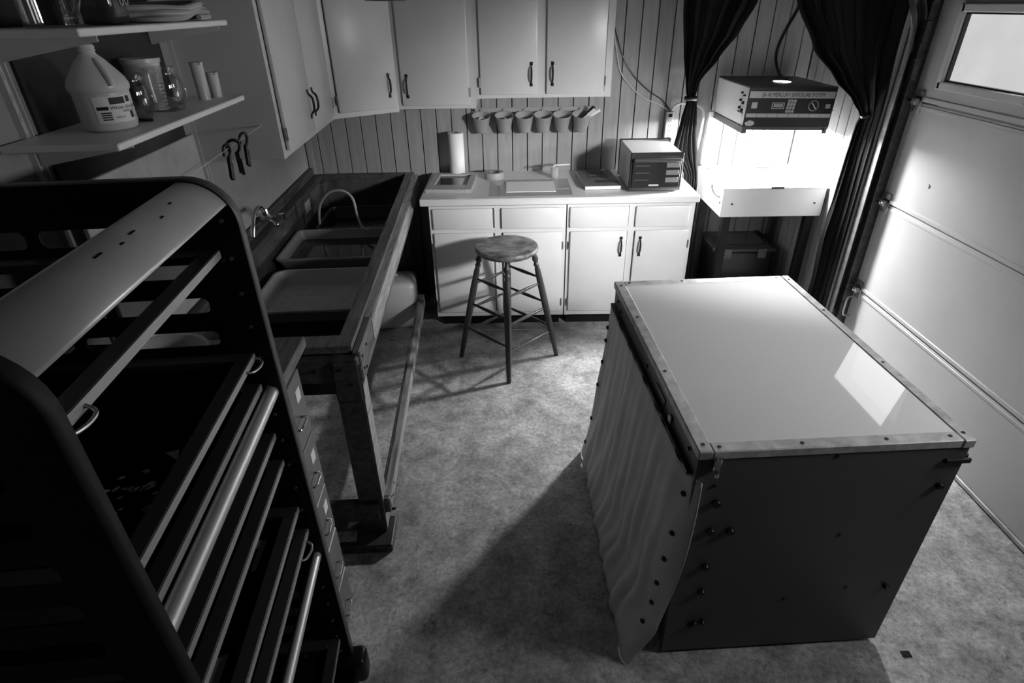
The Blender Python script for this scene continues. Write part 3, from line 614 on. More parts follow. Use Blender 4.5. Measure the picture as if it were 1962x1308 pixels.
# black trunk stored under the table
t = thing('storage_trunk', 'black storage trunk with a ribbed lid under the exposure table', 'trunk', (1.60, -0.145, 0), R(0))
B().box(-0.20, 0.20, -0.195, 0.12, 0.0, 0.42, bev=0.01).done('trunk_body', black_pl, t, False)
lid = B().box(-0.218, 0.218, -0.215, 0.135, 0.42, 0.455, bev=0.008).done('lid', mat('trunk_lid', 0.03, 0.3), t, False)
B().box(-0.165, 0.165, -0.155, 0.075, 0.455, 0.463, bev=0.004).done('lid_panel', mat('trunk_panel', 0.045, 0.25), lid, False)
for k in range(6): B().box(0.180, 0.210, -0.20+k*0.056, -0.165+k*0.056, 0.455, 0.466, bev=0.002).done('lid_rib', black_pl, lid, False)
for k in (-0.12, 0.12): B().box(k-0.03, k+0.03, -0.222, -0.212, 0.38, 0.45, bev=0.003).done('latch', zinc_d, t, False)

# ------------------------------------------------------------------ curtains
def interp(tab, z):
    tab = sorted(tab)
    if z <= tab[0][0]: return tab[0][1]
    for (a, va), (b_, vb) in zip(tab, tab[1:]):
        if z <= b_:
            t = (z-a)/(b_-a); t = t*t*(3-2*t)*0.5+t*0.5
            return va+(vb-va)*t
    return tab[-1][1]
def curtain(label, left, right, y, yfn, nf, amp, ztop, zbot, tie, tiew):
    t = thing('curtain', label, 'curtain', (0, 0, 0), 0, 'black curtains around the exposure corner')
    def fn(u, v):
        z = ztop+(zbot-ztop)*v
        xl, xr = interp(left, z), interp(right, z); w = xr-xl
        a = amp*min(1.0, 0.30+w/0.30)
        ph = 2*math.pi*nf*u+0.8*math.sin(3*z+5*u)
        return Vector((xl+w*u+0.012*math.sin(2*ph)*min(1, w*3), yfn(u, z)+a*(1-0.9*u**4)*math.sin(ph)*(0.6+0.4*math.sin(9*u+1)), z))
    B().grid(fn, nf*9, 70).done('drape', velvet, t, True, solid=0.003)
    cx, cz = tie
    b = B().lathe([(tiew, -0.012), (tiew+0.005, 0.0), (tiew, 0.012)], c=(cx, y, cz), n=24, sy=0.75)
    b.done('tie_band', black_pl, t, True, solid=0.003)
    return t
curtain('black curtain tied back beside the toaster oven', [(2.42, 0.98), (1.93, 1.012), (1.66, 1.045), (1.46, 1.082), (1.40, 1.098), (1.28, 1.075), (1.09, 1.045), (0.93, 1.144), (0.90, 1.146), (0.05, 1.146)],
        [(2.42, 1.62), (1.926, 1.44), (1.768, 1.364), (1.631, 1.264), (1.503, 1.165), (1.40, 1.142), (1.36, 1.165), (1.213, 1.180), (1.05, 1.21), (0.88, 1.235), (0.05, 1.25)],
        -0.25, lambda u, z: -0.25, 5, 0.030, 2.42, 0.05, (1.120, 1.405), 0.036)
curtain('black curtain tied back beside the garage door track', [(2.42, 1.05), (1.923, 1.419), (1.715, 1.547), (1.568, 1.693), (1.451, 1.825), (1.379, 1.885), (1.332, 1.872), (1.166, 1.862), (0.932, 1.858), (0.711, 1.844), (0.612, 1.850), (0.405, 1.862), (0.05, 1.84)],
        [(2.42, 1.92), (1.914, 1.925), (1.5, 1.925), (1.379, 1.925), (1.2, 1.925), (0.05, 1.925)],
        -0.84, lambda u, z: -0.815-0.108*u*u, 5, 0.030, 2.42, 0.05, (1.905, 1.382), 0.030)
tag(part('curtain_rail', black_paint, None, (0.95, 1.93, -0.27, -0.23, 2.42, 2.45), (1.0, 1.93, -0.84, -0.80, 2.42, 2.45)), 'black ceiling rail from which the black curtains hang', 'curtain rail')

# ------------------------------------------------------------------ stool
st = thing('bar_stool', 'worn round wooden stool with turned legs in front of the cabinets', 'stool', (-0.035, -0.985, 0))
B().lathe([(0.0, 0.700), (0.13, 0.698), (0.165, 0.702), (0.179, 0.714), (0.182, 0.726), (0.176, 0.738), (0.160, 0.742), (0.08, 0.737), (0.0, 0.735)], n=48).done('seat', seat_m, st)
legs = []
for k in range(4):
    a = R(-90+90*k); d = Vector((math.cos(a), math.sin(a), 0))
    top, bot = d*0.152+Vector((0, 0, 0.705)), d*0.302
    ax = (top-bot).normalized(); Lg = (top-bot).length
    prof = [(0.0, 0.0), (0.0135, 0.0), (0.0145, 0.02), (0.0185, 0.22), (0.0205, 0.36), (0.0200, 0.50), (0.0165, 0.605), (0.0125, 0.622), (0.0175, 0.636), (0.0120, 0.650), (0.0185, 0.668), (0.0185, 0.676), (0.0125, 0.694), (0.0120, 0.714), (0.0, 0.716)]
    B().lathe([(r, z*Lg/0.722) for r, z in prof], c=bot, n=16, axis=ax).done('leg', stool_m, st); legs.append((bot, top))
for k in range(4):
    for j, f in enumerate((0.27, 0.50, 0.73)):
        f2 = f + (0.035 if k % 2 else -0.015)
        p = legs[k][0].lerp(legs[k][1], f2); q = legs[(k+1) % 4][0].lerp(legs[(k+1) % 4][1], f2)
        b = B(); d = (q-p).normalized(); Lr = (q-p).length
        b.lathe([(0.006, 0.0), (0.0065, 0.03), (0.0105, Lr*0.42), (0.011, Lr*0.5), (0.0105, Lr*0.58), (0.0065, Lr-0.03), (0.006, Lr)], c=p, n=10, axis=d).done('stretcher', stool_m, st)
for k in range(4):
    p = legs[k][0].lerp(legs[k][1], 0.27); q = legs[(k+2) % 4][0].lerp(legs[(k+2) % 4][1], 0.27)
    if k < 2: B().cyl(p, q, 0.0018, n=6).done('wire_brace', zinc, st)

# ------------------------------------------------------------------ big light table
LT = thing('light_table', 'large white light table with a glossy glass top and metal trim', 'light table', (0.832, -2.378, 0), R(2.8))
hx, hy, ht = 0.376, 0.545, 0.900
part('front_panel', table_panel, LT, (-hx+0.002, hx-0.002, -hy+0.004, -hy+0.022, 0.015, ht-0.028))
part('back_panel', table_panel, LT, (-hx+0.01, hx-0.01, hy-0.02, hy-0.004, 0.03, ht-0.028))
part('side_panel', table_panel, LT, (hx-0.022, hx-0.004, -hy+0.022, hy-0.02, 0.03, ht-0.028))
part('side_panel', table_panel, LT, (-hx+0.012, -hx+0.026, -hy+0.022, hy-0.02, 0.03, 0.80))
part('apron', apron_m, LT, (-hx+0.004, -hx+0.024, -hy+0.022, hy-0.02, 0.802, ht-0.028))
for y, z in ((0.46, 0.845), (0.40, 0.83), (-0.02, 0.835), (-0.47, 0.85)): B().cyl((-hx+0.004, y, z), (-hx-0.002, y, z), 0.006, n=8).done('apron_bolt', dark_iron, LT, False)
B().box(-hx+0.001, -hx+0.004, -0.24, -0.14, 0.825, 0.848).done('maker_plate', dark_iron, LT, False)
B().box(-hx-0.004, -hx+0.004, -0.32, -0.295, 0.815, 0.84, bev=0.003).done('apron_latch', zinc, LT, False)
fw = 0.040
for nm, q in (('trim', (-hx, -hx+fw, -hy, hy)), ('trim', (hx-fw*0.75, hx+0.004, -hy-0.002, hy)), ('trim', (-hx+fw, hx-fw*0.75, -hy, -hy+fw)), ('trim', (-hx+fw, hx-fw*0.75, hy-fw, hy))):
    p = B().box(q[0], q[1], q[2], q[3], ht-0.028, ht, bev=0.003).done(nm, steel_trim, LT, False)
    lng = (q[3]-q[2]) > (q[1]-q[0])
    for f in (0.03, 0.36, 0.70, 0.96):
        cx, cy = ((q[0]+q[1])/2, q[2]+(q[3]-q[2])*f) if lng else (q[0]+(q[1]-q[0])*f, (q[2]+q[3])/2)
        B().cyl((cx, cy, ht), (cx, cy, ht+0.0012), 0.0055, n=10).done('screw', dark_iron, p, False)
part('glass_top', glass_white, LT, (-hx+fw, hx-fw*0.75, -hy+fw, hy-fw, ht-0.022, ht-0.003))
part('bottom_board', black_paint, LT, (-hx+0.03, hx-0.03, -hy+0.03, hy-0.03, 0.015, 0.03))
for cx in (-hx+0.07, hx-0.07):
    for cy in (-hy+0.07, hy-0.07): B().cyl((cx, cy, 0.0), (cx, cy, 0.016), 0.02, n=10).done('foot', black_pl, LT)
for kx, kz, r in ((-0.300, 0.71, 0.013), (-0.298, 0.597, 0.013), (-0.240, 0.594, 0.013), (-0.290, 0.442, 0.013), (-0.283, 0.324, 0.012), (-0.257, 0.167, 0.011), (-0.293, 0.154, 0.011), (-0.283, 0.165, 0.010), (0.335, 0.735, 0.011), (0.318, 0.30, 0.009)):
    B().lathe([(0, 0.014), (r*0.8, 0.013), (r, 0.008), (r, 0.0), (0, 0)], c=(kx, -hy+0.004, kz), axis=(0, -1, 0), n=14).done('knob', black_pl, LT)
for kx, kz in ((-0.315, 0.775), (0.008, 0.862), (-0.005, 0.26), (0.355, 0.875), (0.19, 0.30), (0.10, 0.55)): B().cyl((kx, -hy+0.004, kz), (kx, -hy+0.001, kz), 0.0055, n=8).done('screw', dark_iron, LT)
b = B().box(-0.333, -0.313, -hy-0.008, -hy+0.004, 0.835, 0.872, bev=0.003).cyl((-0.323, -hy-0.01, 0.875), (-0.323, -hy-0.01, 0.888), 0.009, n=10).cyl((-0.323, -hy-0.012, 0.822), (-0.323, -hy-0.012, 0.836), 0.006, n=10)
b.done('latch', chrome, LT)
b = B().box(hx-0.06, hx+0.012, -hy-0.006, -hy+0.004, 0.820, 0.836, bev=0.002).box(hx-0.004, hx+0.016, -hy+0.01, hy-0.03, 0.818, 0.838, bev=0.003)
b.done('side_rail', black_pl, LT, False)
for z, y in ((0.74, -hy+0.03), (0.70, -hy+0.06), (0.2, -hy+0.08)): B().lathe([(0, 0.016), (0.012, 0.014), (0.014, 0.006), (0.012, 0)], c=(hx-0.004, y, z), axis=(1, 0, 0), n=12).done('knob', black_pl, LT)
part('corner_block', black_pl, LT, (hx-0.03, hx+0.02, -hy+0.05, -hy+0.16, 0.13, 0.30), bev=0.015)
# white cloth hanging from the apron
def cloth_fn(u, v):
    """u from the back edge to the front edge, v from the top to the floor"""
    y = hy-0.03-(2*hy-0.03)*u
    z = 0.800*(1-v)+0.006*v
    fl = 0.070*v**1.6+0.05*max(0, v-0.80)*5*(0.4+0.6*u)
    fold = 0.012*math.sin(26*u+1.5*math.sin(4*v))+0.007*math.sin(61*u+2*v)
    edge = math.exp(-((u-1)/0.07)**2)
    fold *= (0.25+0.9*v)*(1 if v < 0.97 else 0.6)
    xx = -hx-0.004-fl-0.008-abs(fold) if True else 0
    yy = y+0.01*math.sin(17*v+6*u)*v
    if u > 0.92:                                                   # front edge turns round the corner of the table
        k = (u-0.92)/0.08
        xx += k*(0.032+0.020*math.sin(3.0*v))*(1-0.6*v); yy = y*(1-k)+k*(-hy-0.012-0.02*v)
    return Vector((xx, yy, max(z, 0.004)))
clo = thing('cloth_skirt', 'creased white cloth hanging down the side of the light table', 'cloth', (0.832, -2.378, 0), R(2.8))
B().grid(cloth_fn, 90, 40).done('cloth_sheet', cloth_m, clo, True, solid=0.002)
part('cloth_batten', black_pl, clo, (-hx-0.012, -hx+0.003, -hy+0.03, hy-0.02, 0.796, 0.808))
for v in (0.10, 0.30, 0.44, 0.58, 0.70, 0.82):
    p = cloth_fn(0.945, v); B().lathe([(0, 0.006), (0.008, 0.005), (0.010, 0.0)], c=p+Vector((-0.002, -0.002, 0)), axis=(-0.8, -0.6, 0), n=12).done('snap', black_pl, clo)
for v in (0.12, 0.2, 0.34, 0.50, 0.74, 0.92):
    p = cloth_fn(0.02, v); B().lathe([(0, 0.008), (0.008, 0.007), (0.010, 0.0)], c=p+Vector((-0.002, 0, 0)), axis=(-1, 0, 0), n=12).done('snap', black_pl, clo)

# ------------------------------------------------------------------ wooden washout sink along the left wall
def left_thing(name, label, cat, group=None): return thing(name, label, cat, (WX, 0, 0), WROT, group)
SK = left_thing('washout_sink', 'long wooden washout sink with a dark glossy basin on a timber frame', 'sink')
sx0, sx1, sy, sz = 0.022, 0.755, -2.44, 0.920
part('rim_board', wood_m, SK, (0.672, 0.727, sy+0.085, -0.03, sz-0.03, sz), bev=0.002)
part('rim_board', wood_m, SK, (sx0+0.02, 0.727, sy+0.005, sy+0.085, sz-0.03, sz), bev=0.002)
part('rim_board', wood_d, SK, (sx0, 0.085, sy+0.085, -0.03, sz-0.03, sz-0.002), bev=0.002)
part('rim_board', wood_d, SK, (sx0, 0.727, -0.075, -0.012, sz-0.03, sz-0.001), bev=0.002)
part('splash_board', wood_d, SK, (sx0-0.012, sx0+0.008, sy+0.1, -0.03, sz-0.04, sz+0.045), bev=0.002)
b = B().box(0.727, sx1, sy-0.005, -0.03, sz-0.145, sz-0.018, bev=0.004)
b.done('side_board', wood_m, SK, False)
B().box(0.7275, sx1+0.001, sy+0.25, -0.06, sz-0.0175, sz-0.0165).box(sx1+0.0005, sx1+0.0015, sy+0.25, -0.06, sz-0.12, sz-0.03).done('worn_edge', wood_l, SK, False)
for q in ((sx0+0.02, 0.50), (0.506, 0.745)): part('front_rail', wood_d, SK, (q[0], q[1], sy-0.035, sy+0.004, sz-0.125, sz-0.032), bev=0.004)
part('corner_plate', wood_d, SK, (0.66, 0.757, sy-0.052, sy-0.035, sz-0.20, sz-0.035), bev=0.01)
# basin
bz = 0.700
part('basin_floor', ply_black, SK, (0.085, 0.672, sy+0.08, -0.07, bz-0.02, bz))
part('basin_side', liner, SK, (0.07, 0.085, sy+0.08, -0.07, bz-0.02, sz-0.030))
part('basin_side', ply_black, SK, (0.672, 0.69, sy+0.08, -0.07, bz-0.02, sz-0.030))
part('basin_end', liner, SK, (0.07, 0.69, -0.070, -0.055, bz-0.02, sz-0.030))
part('basin_end', ply_black, SK, (0.07, 0.69, sy+0.065, sy+0.08, bz-0.02, sz-0.030))
for lx0, lx1 in ((0.655, 0.748), (0.03, 0.12)):
    for ly in (sy-0.03, -0.14): part('leg', wood_d, SK, (lx0, lx1, ly, ly+0.09, 0.04, sz-0.035), bev=0.004)
b = B().box(0.7485, 0.7515, sy-0.028, sy+0.05, 0.06, sz-0.15); b.done('worn_corner', wood_l, SK, False)
part('low_rail', wood_m, SK, (0.735, 0.775, sy-0.02, -0.55, 0.14, 0.215), bev=0.004)
B().box(0.7745, 0.7765, sy, -0.6, 0.15, 0.208).box(0.75, 0.7755, sy, -0.6, 0.2145, 0.2165).done('worn_edge', wood_l, SK, False)
part('low_rail', wood_d, SK, (0.10, 0.735, sy-0.045, sy-0.005, 0.12, 0.215), bev=0.004)
part('low_rail', wood_d, SK, (0.10, 0.70, -0.14, -0.10, 0.12, 0.215), bev=0.004)
part('skid', wood_d, SK, (0.40, 0.775, sy-0.10, sy+0.06, 0.0, 0.04), bev=0.004)
part('skid', wood_d, SK, (0.02, 0.775, -0.20, -0.08, 0.0, 0.04), bev=0.004)
part('skid_block', wood_l, SK, (0.52, 0.63, sy-0.075, sy-0.045, 0.04, 0.075), bev=0.003)
for yy, zz in ((sy+0.02, 0.87), (sy+0.02, 0.82), (sy+0.06, 0.80), (sy+0.10, 0.87), (sy+0.02, 0.19), (sy+0.05, 0.17), (sy+0.10, 0.19), (sy+0.02, 0.12), (sy+0.05, 0.09)): B().cyl((0.754, yy, zz), (0.7585 if zz > 0.5 else 0.779, yy, zz), 0.0055, n=8).done('bolt', dark_iron, SK, False)
for xx, zz in ((0.60, 0.85), (0.69, 0.86), (0.72, 0.80), (0.30, 0.85), (0.62, 0.19), (0.66, 0.165), (0.70, 0.19), (0.72, 0.15)): B().cyl((xx, sy-0.034, zz), (xx, sy-0.056 if zz > 0.5 and xx > .64 else sy-0.048, zz), 0.0055, n=8).done('bolt', dark_iron, SK, False)
tag(B().box(0.0855, 0.0862, -0.55, -0.43, 0.80, 0.868, M=LF).done('paper_notice', mat('notice', 0.22, 0.7), None, False), 'small pale notice stuck inside the sink wall', 'notice')

def tray(label, x0, x1, y0, y1, z0, h, m, fill=None, wallt=0.02, ribs=0, flare=0.035, r=0.03):
    t = left_thing('print_tray', label, 'tray', 'trays lying in the washout sink')
    b = B(); n = 6
    def ring(d, z): return [b.bm.verts.new((p[0], p[1], z)) for p in rrect(x0+d, x1-d, y0+d, y1-d, max(r-d*0.3, 0.008), n)]
    rings = [ring(flare+0.004, z0), ring(0.006, z0+h-0.012), ring(0.0, z0+h-0.010), ring(0.0, z0+h), ring(0.012, z0+h), ring(0.014, z0+h-0.008), ring(flare+0.008, z0+0.006)]
    for a, c in zip(rings, rings[1:]):
        for k in range(len(a)): b.bm.faces.new((a[k], a[(k+1) % len(a)], c[(k+1) % len(a)], c[k]))
    b.bm.faces.new(rings[0][::-1]); b.bm.faces.new(rings[-1])
    b.done('tray_body', m, t)
    if fill:
        B().prism(rrect(x0+flare-0.004, x1-flare+0.004, y0+flare-0.004, y1-flare+0.004, 0.02, n), z0+0.0065, z0+fill).done('liquid', liquid, t, False)
    if ribs:
        b = B(); random.seed(3)
        for i in range(7):
            for j in range(5):
                b.lathe([(0.0, 0.0025), (0.016, 0.002), (0.020, 0.0)], c=(x0+0.09+i*(x1-x0-0.18)/6, y0+0.08+j*(y1-y0-0.16)/4, z0+0.006), n=10)
        b.done('drain_bump', m, t, True, kind='stuff')
    return t
tray('white plastic print tray with bumps, nearest in the sink', 0.135, 0.655, -1.86, -1.385, bz, 0.075, tray_w, ribs=1, r=0.06)
tray('white plastic print tray holding dark liquid, middle one in the sink', 0.105, 0.655, -1.30, -0.83, bz, 0.095, tray_g, fill=0.045)
tray('black plastic print tray at the back of the sink', 0.185, 0.655, -0.76, -0.32, bz, 0.075, black_pl)
tag(B().tube([LF @ Vector(p) for p in ((0.205, -0.72, 0.79), (0.225, -0.72, 0.90), (0.29, -0.71, 0.975), (0.37, -0.71, 0.985), (0.425, -0.72, 0.94), (0.445, -0.75, 0.84), (0.48, -0.82, 0.795), (0.54, -0.90, 0.80))], 0.008, n=10).done('rubber_hose', hose_m, None), 'pale rubber hose arching over the black tray in the sink', 'hose')
fa = left_thing('wall_tap', 'chrome tap with a curved spout on the left wall above the sink', 'tap')
B().cyl((0.0, -1.16, 0.99), (0.012, -1.16, 0.99), 0.03, n=20).cyl((0.012, -1.16, 0.99), (0.07, -1.16, 0.99), 0.014, n=14).done('wall_flange', chrome, fa)
B().lathe([(0, 0), (0.02, 0.002), (0.024, 0.012), (0.016, 0.03), (0.012, 0.05), (0, 0.05)], c=(0.065, -1.16, 0.975), n=16).box(0.04, 0.09, -1.185, -1.135, 0.965, 0.985, bev=0.006).done('valve_body', chrome, fa)
B().tube([(0.065, -1.17, 0.99), (0.07, -1.20, 1.03), (0.08, -1.27, 1.068), (0.09, -1.36, 1.07), (0.10, -1.44, 1.04), (0.10, -1.48, 0.985)], 0.011, n=12).done('spout', chrome, fa)
B().cyl((0.09, -1.14, 0.975), (0.13, -1.12, 0.970), 0.007, n=10).cyl((0.13, -1.12, 0.955), (0.13, -1.12, 0.985), 0.018, n=16).done('cross_handle', chrome, fa)
b = B().cyl((0.09, -1.19, 0.975), (0.12, -1.205, 0.960), 0.008, n=10); bmesh.ops.create_uvsphere(b.bm, u_segments=14, v_segments=10, radius=0.015, matrix=Matrix.Translation((0.125, -1.208, 0.955))); b.done('lever_ball', chrome, fa)
# white canister standing under the sink
t = thing('plastic_canister', 'white plastic canister standing on the floor under the wooden sink', 'canister', (-0.835, -0.50, 0), R(8))
B().box(-0.17, 0.17, -0.13, 0.13, 0.0, 0.34, bev=0.045, seg=4).done('canister_body', white_pl, t)
B().lathe([(0, 0.045), (0.026, 0.045), (0.028, 0.04), (0.028, 0.0)], c=(-0.11, 0, 0.338), n=18).done('cap', white_pl, t)
B().tube([(-0.06, 0.03, 0.335), (-0.05, 0.03, 0.36), (0.01, 0.03, 0.362), (0.04, 0.03, 0.335)], 0.012, n=10).done('grip', white_pl, t)

# ------------------------------------------------------------------ drawer unit and its bench top
t = left_thing('drawer_cabinet', 'dark grey steel drawer cabinet with small labels behind the drying rack', 'cabinet')
part('cabinet_body', drawer_m, t, (0.05, 0.648, -3.02, -2.765, 0.0, 1.070))
zs = [0.02, 0.22, 0.42, 0.62, 0.83, 1.055]
for a, b_ in zip(zs, zs[1:]):
    d = B().box(0.648, 0.660, -3.01, -2.772, a+0.004, b_-0.004, bev=0.003).done('drawer', drawer_m, t, False)
    B().tube([(0.660, -2.84, a+0.10), (0.678, -2.84, a+0.10), (0.680, -2.87, a+0.10), (0.678, -2.90, a+0.10), (0.660, -2.90, a+0.10)], 0.004).done('handle', chrome, d)
    if a in (0.62, 0.83, 0.42): B().box(0.660, 0.6612, -2.835, -2.80, b_-0.085, b_-0.045).done('label_card', paper, d, False)
tb = tag(B().box(0.03, 0.668, -3.03, -2.685, 1.071, 1.105, bev=0.004).done('bench_top', wood_m, None, False), 'wooden bench top resting on the steel drawer cabinet', 'bench top'); tb.location = (WX, 0, 0); tb.rotation_euler.z = WROT
# clutter on the bench, seen through the rack
t = left_thing('plastic_bowl', 'white plastic bowl on the bench seen through the rack', 'bowl')
B().lathe([(0, 0.0), (0.075, 0.0), (0.085, 0.008), (0.115, 0.06), (0.118, 0.062), (0.110, 0.060), (0.08, 0.012), (0, 0.008)], c=(0.36, -2.87, 1.106), n=32).done('bowl_body', white_pl, t)
t = left_thing('cardboard_box', 'pale cardboard box on the bench seen through the rack', 'box')
B().box(0.50, 0.60, -3.01, -2.90, 1.106, 1.20, bev=0.003).done('box_body', mat('box_card', 0.2, 0.7), t, False)
B().box(0.4995, 0.6005, -2.97, -2.94, 1.1065, 1.2006).done('tape_strip', mat('packing_tape', 0.32, 0.4), t, False)

# ------------------------------------------------------------------ shelves on the left wall
SH = left_thing('wall_shelving', 'white wall shelving on slotted uprights above the drying rack', 'shelf')
part('back_board', mat('shelf_back', 0.030, 0.7, nscale=6, namt=0.3), SH, (0.0005, 0.010, -2.46, -1.66, 1.30, 2.40))
for yy in (-2.515, -1.565):
    p = B().box(0.0, 0.008, yy-0.015, yy+0.015, 1.05, 2.40).box(0.008, 0.018, yy-0.015, yy-0.011, 1.05, 2.40).box(0.008, 0.018, yy+0.011, yy+0.015, 1.05, 2.40).done('upright', white_paint, SH, False)
    b = B()
    for k in range(26): b.box(0.0075, 0.0085, yy-0.004, yy+0.004, 1.08+k*0.05, 1.10+k*0.05)
    b.done('slot', black_pl, p, False)
for zt in (1.640, 1.893):
    B().box(0.012, 0.300, -2.632, -1.722, zt-0.018, zt, bev=0.003).done('shelf_board', mat('shelf_white', 0.85, 0.4), SH, False)
    for yy in (-2.515, -1.565-0.17): 
        B().prism([(0.018, zt-0.020), (0.27, zt-0.020), (0.27, zt-0.032), (0.018, zt-0.075)], -0.002, 0.002, M=axes((0, yy, 0), (1, 0, 0), (0, 0, 1))).done('bracket', white_paint, SH, False)
B().prism([(0.018, 1.505), (0.29, 1.505), (0.29, 1.493), (0.10, 1.465), (0.018, 1.43)], -0.002, 0.002, M=axes((0, -1.575, 0), (1, 0, 0), (0, 0, 1))).done('bracket', white_paint, SH, False)
zs2 = 1.640
# boards leaning below the shelf
for i, (a, lab) in enumerate(((0.0, 'pale wide board standing under the lower shelf, the outer one'), (0.045, 'pale stained board standing under the lower shelf, the inner one'))):
    o = tag(B().box(0.250-a, 0.262-a, -2.80, -2.14, 1.106, 1.575-a*1.3, bev=0.002, M=LF).done('pale_board', mat('pale_board', 0.34, 0.6, nscale=6, namt=0.2), None, False), lab, 'board', 'pale boards under the lower shelf')
# vinegar jug
t = left_thing('plastic_jug', 'translucent white vinegar jug with a printed label on the shelf', 'jug')
JC = (0.172, -2.41, zs2)
t.scale = (1, 1, 0.92); t.location.z = zs2*0.08
B().lathe([(0, 0.003), (0.055, 0.0), (0.064, 0.006), (0.068, 0.02), (0.068, 0.105), (0.072, 0.110), (0.074, 0.117), (0.074, 0.126), (0.068, 0.142), (0.053, 0.165), (0.036, 0.188), (0.022, 0.203), (0.0195, 0.208), (0.019, 0.222), (0.0, 0.222)], c=JC, n=40).done('jug_body', natural_pl, t)
B().lathe([(0.0195, 0.212), (0.022, 0.214), (0.0195, 0.218), (0.022, 0.222), (0.019, 0.229), (0.014, 0.229), (0.014, 0.215)], c=JC, n=24).done('threaded_neck', natural_pl, t)
B().tube([(JC[0]+0.026, JC[1]-0.018, zs2+0.190), (JC[0]+0.044, JC[1]-0.031, zs2+0.168), (JC[0]+0.057, JC[1]-0.040, zs2+0.143), (JC[0]+0.060, JC[1]-0.042, zs2+0.124)], 0.0085, n=10).done('grip', natural_pl, t)
b = B()
def lab_pt(a, z, r=0.0688): return Vector((JC[0]+r*math.cos(a), JC[1]+r*math.sin(a), zs2+z))
A0_, A1_ = R(-82), R(2)
lb_ = B().grid(lambda u, v: lab_pt(A0_+(A1_-A0_)*u, 0.026+0.072*v), 20, 2).done('label_wrap', paper, t)
def lab_patch(nm, a0, a1, z0, z1, m, n=6): B().grid(lambda u, v: lab_pt(R(a0)+R(a1-a0)*u, z0+(z1-z0)*v, 0.0691), n, 1).done(nm, m, lb_)
lab_patch('label_block', -50, -16, 0.076, 0.094, text_k)
for k in range(4): lab_patch('barcode_bar', -72, -52, 0.034+k*0.006, 0.0375+k*0.006, text_k)
lab_patch('label_seal', -78, -55, 0.062, 0.071, text_k)
lab_patch('label_emblem', -10, 0, 0.034, 0.052, text_k); lab_patch('label_emblem', -12, 0, 0.078, 0.095, text_k)
def wrap_text(s, a_mid, z, size):
    cu = bpy.data.curves.new('label_lettering', 'FONT'); cu.body = s; cu.size = size; cu.align_x = 'CENTER'; cu.align_y = 'CENTER'
    o = bpy.data.objects.new('label_lettering', cu); COL.objects.link(o)
    me = bpy.data.meshes.new_from_object(o.evaluated_get(bpy.context.evaluated_depsgraph_get())); bpy.data.objects.remove(o)
    for v in me.vertices: v.co = lab_pt(R(a_mid)+v.co.x/0.069, z+v.co.y, 0.0693)
    me.materials.clear(); me.materials.append(text_k); o = bpy.data.objects.new('label_lettering', me); COL.objects.link(o); o.parent = lb_
wrap_text('White distilled', -18, 0.066, 0.014); wrap_text('VINEGAR', -12, 0.055, 0.009); wrap_text('VINEGAR', -35, 0.040, 0.006)
# glass pitchers, measuring cylinders
pitcher_glass = clearglass('pitcher_glass', 0.9, 2.1)
def pitcher(label, c, s=1.0, hang=R(-25)):
    t = left_thing('glass_pitcher', label, 'pitcher', 'glass measuring pitchers on the shelves')
    B().lathe([(0, 0), (0.046*s, 0), (0.050*s, 0.006), (0.050*s, 0.10*s), (0.047*s, 0.108*s), (0.047*s, 0.118*s), (0.054*s, 0.130*s), (0.051*s, 0.130*s), (0.044*s, 0.117*s), (0.047*s, 0.10*s), (0.047*s, 0.008), (0, 0.006)], c=c, n=36).done('pitcher_body', pitcher_glass, t)
    d = Vector((math.cos(hang), math.sin(hang), 0)); c = Vector(c)
    B().tube([c+d*0.049*s+Vector((0, 0, 0.098*s)), c+d*0.072*s+Vector((0, 0, 0.100*s)), c+d*0.088*s+Vector((0, 0, 0.075*s)), c+d*0.085*s+Vector((0, 0, 0.045*s)), c+d*0.066*s+Vector((0, 0, 0.022*s)), c+d*0.049*s+Vector((0, 0, 0.024*s))], 0.0065*s, n=10).done('handle', pitcher_glass, t)
    b = B()
    for k in range(7):
        a0 = hang-0.9; p = [c+Vector((0.0505*s*math.cos(a0+q), 0.0505*s*math.sin(a0+q), 0.02+k*0.011)) for q in (0, 0.22 if k % 2 else 0.35)]
        b.cyl(p[0], p[1], 0.0008, n=4)
    b.done('scale_mark', text_k, t, False)
    return t
pitcher('clear glass measuring pitcher standing just right of the jug', (0.145, -2.215, zs2), 0.95)
pitcher('clear glass measuring pitcher with a big handle in mid shelf', (0.180, -2.075, zs2), 1.0)
t = left_thing('plastic_tub', 'white plastic tub standing behind the glass pitcher', 'tub')
B().lathe([(0, 0), (0.045, 0), (0.056, 0.135), (0.060, 0.137), (0.060, 0.150), (0.057, 0.150), (0.054, 0.136), (0.043, 0.005), (0, 0.004)], c=(0.085, -1.985, zs2), n=32).done('tub_body', natural_pl, t)
def cylinder(label, c, r, h):
    t = left_thing('measuring_cylinder', label, 'cylinder', 'plastic measuring cylinders on the shelf')
    B().lathe([(0, 0), (r*1.05, 0), (r, 0.006), (r*1.1, h-0.006), (r*1.2, h), (r*1.12, h), (r*0.94, h-0.008), (r*0.86, 0.008), (0, 0.006)], c=c, n=28).done('cylinder_body', natural_pl, t)
    B().prism([(r*1.0, -0.008), (r*1.0, 0.008), (r*1.45, 0.0)], h-0.008, h, M=Matrix.Translation(c) @ Matrix.Rotation(R(-40), 4, 'Z')).done('pouring_lip', natural_pl, t, False)
cylinder('tall frosted measuring cylinder near the end of the shelf', (0.200, -1.838, zs2), 0.020, 0.125)
cylinder('short frosted measuring cylinder at the end of the shelf', (0.216, -1.765, zs2), 0.019, 0.085)
tag(B().box(0.188, 0.232, -2.305, -2.292, zs2+0.0005, zs2+0.010, bev=0.004, M=LF).done('black_marker', black_pl, None), 'black marker lying at the shelf edge beside the jug', 'marker')
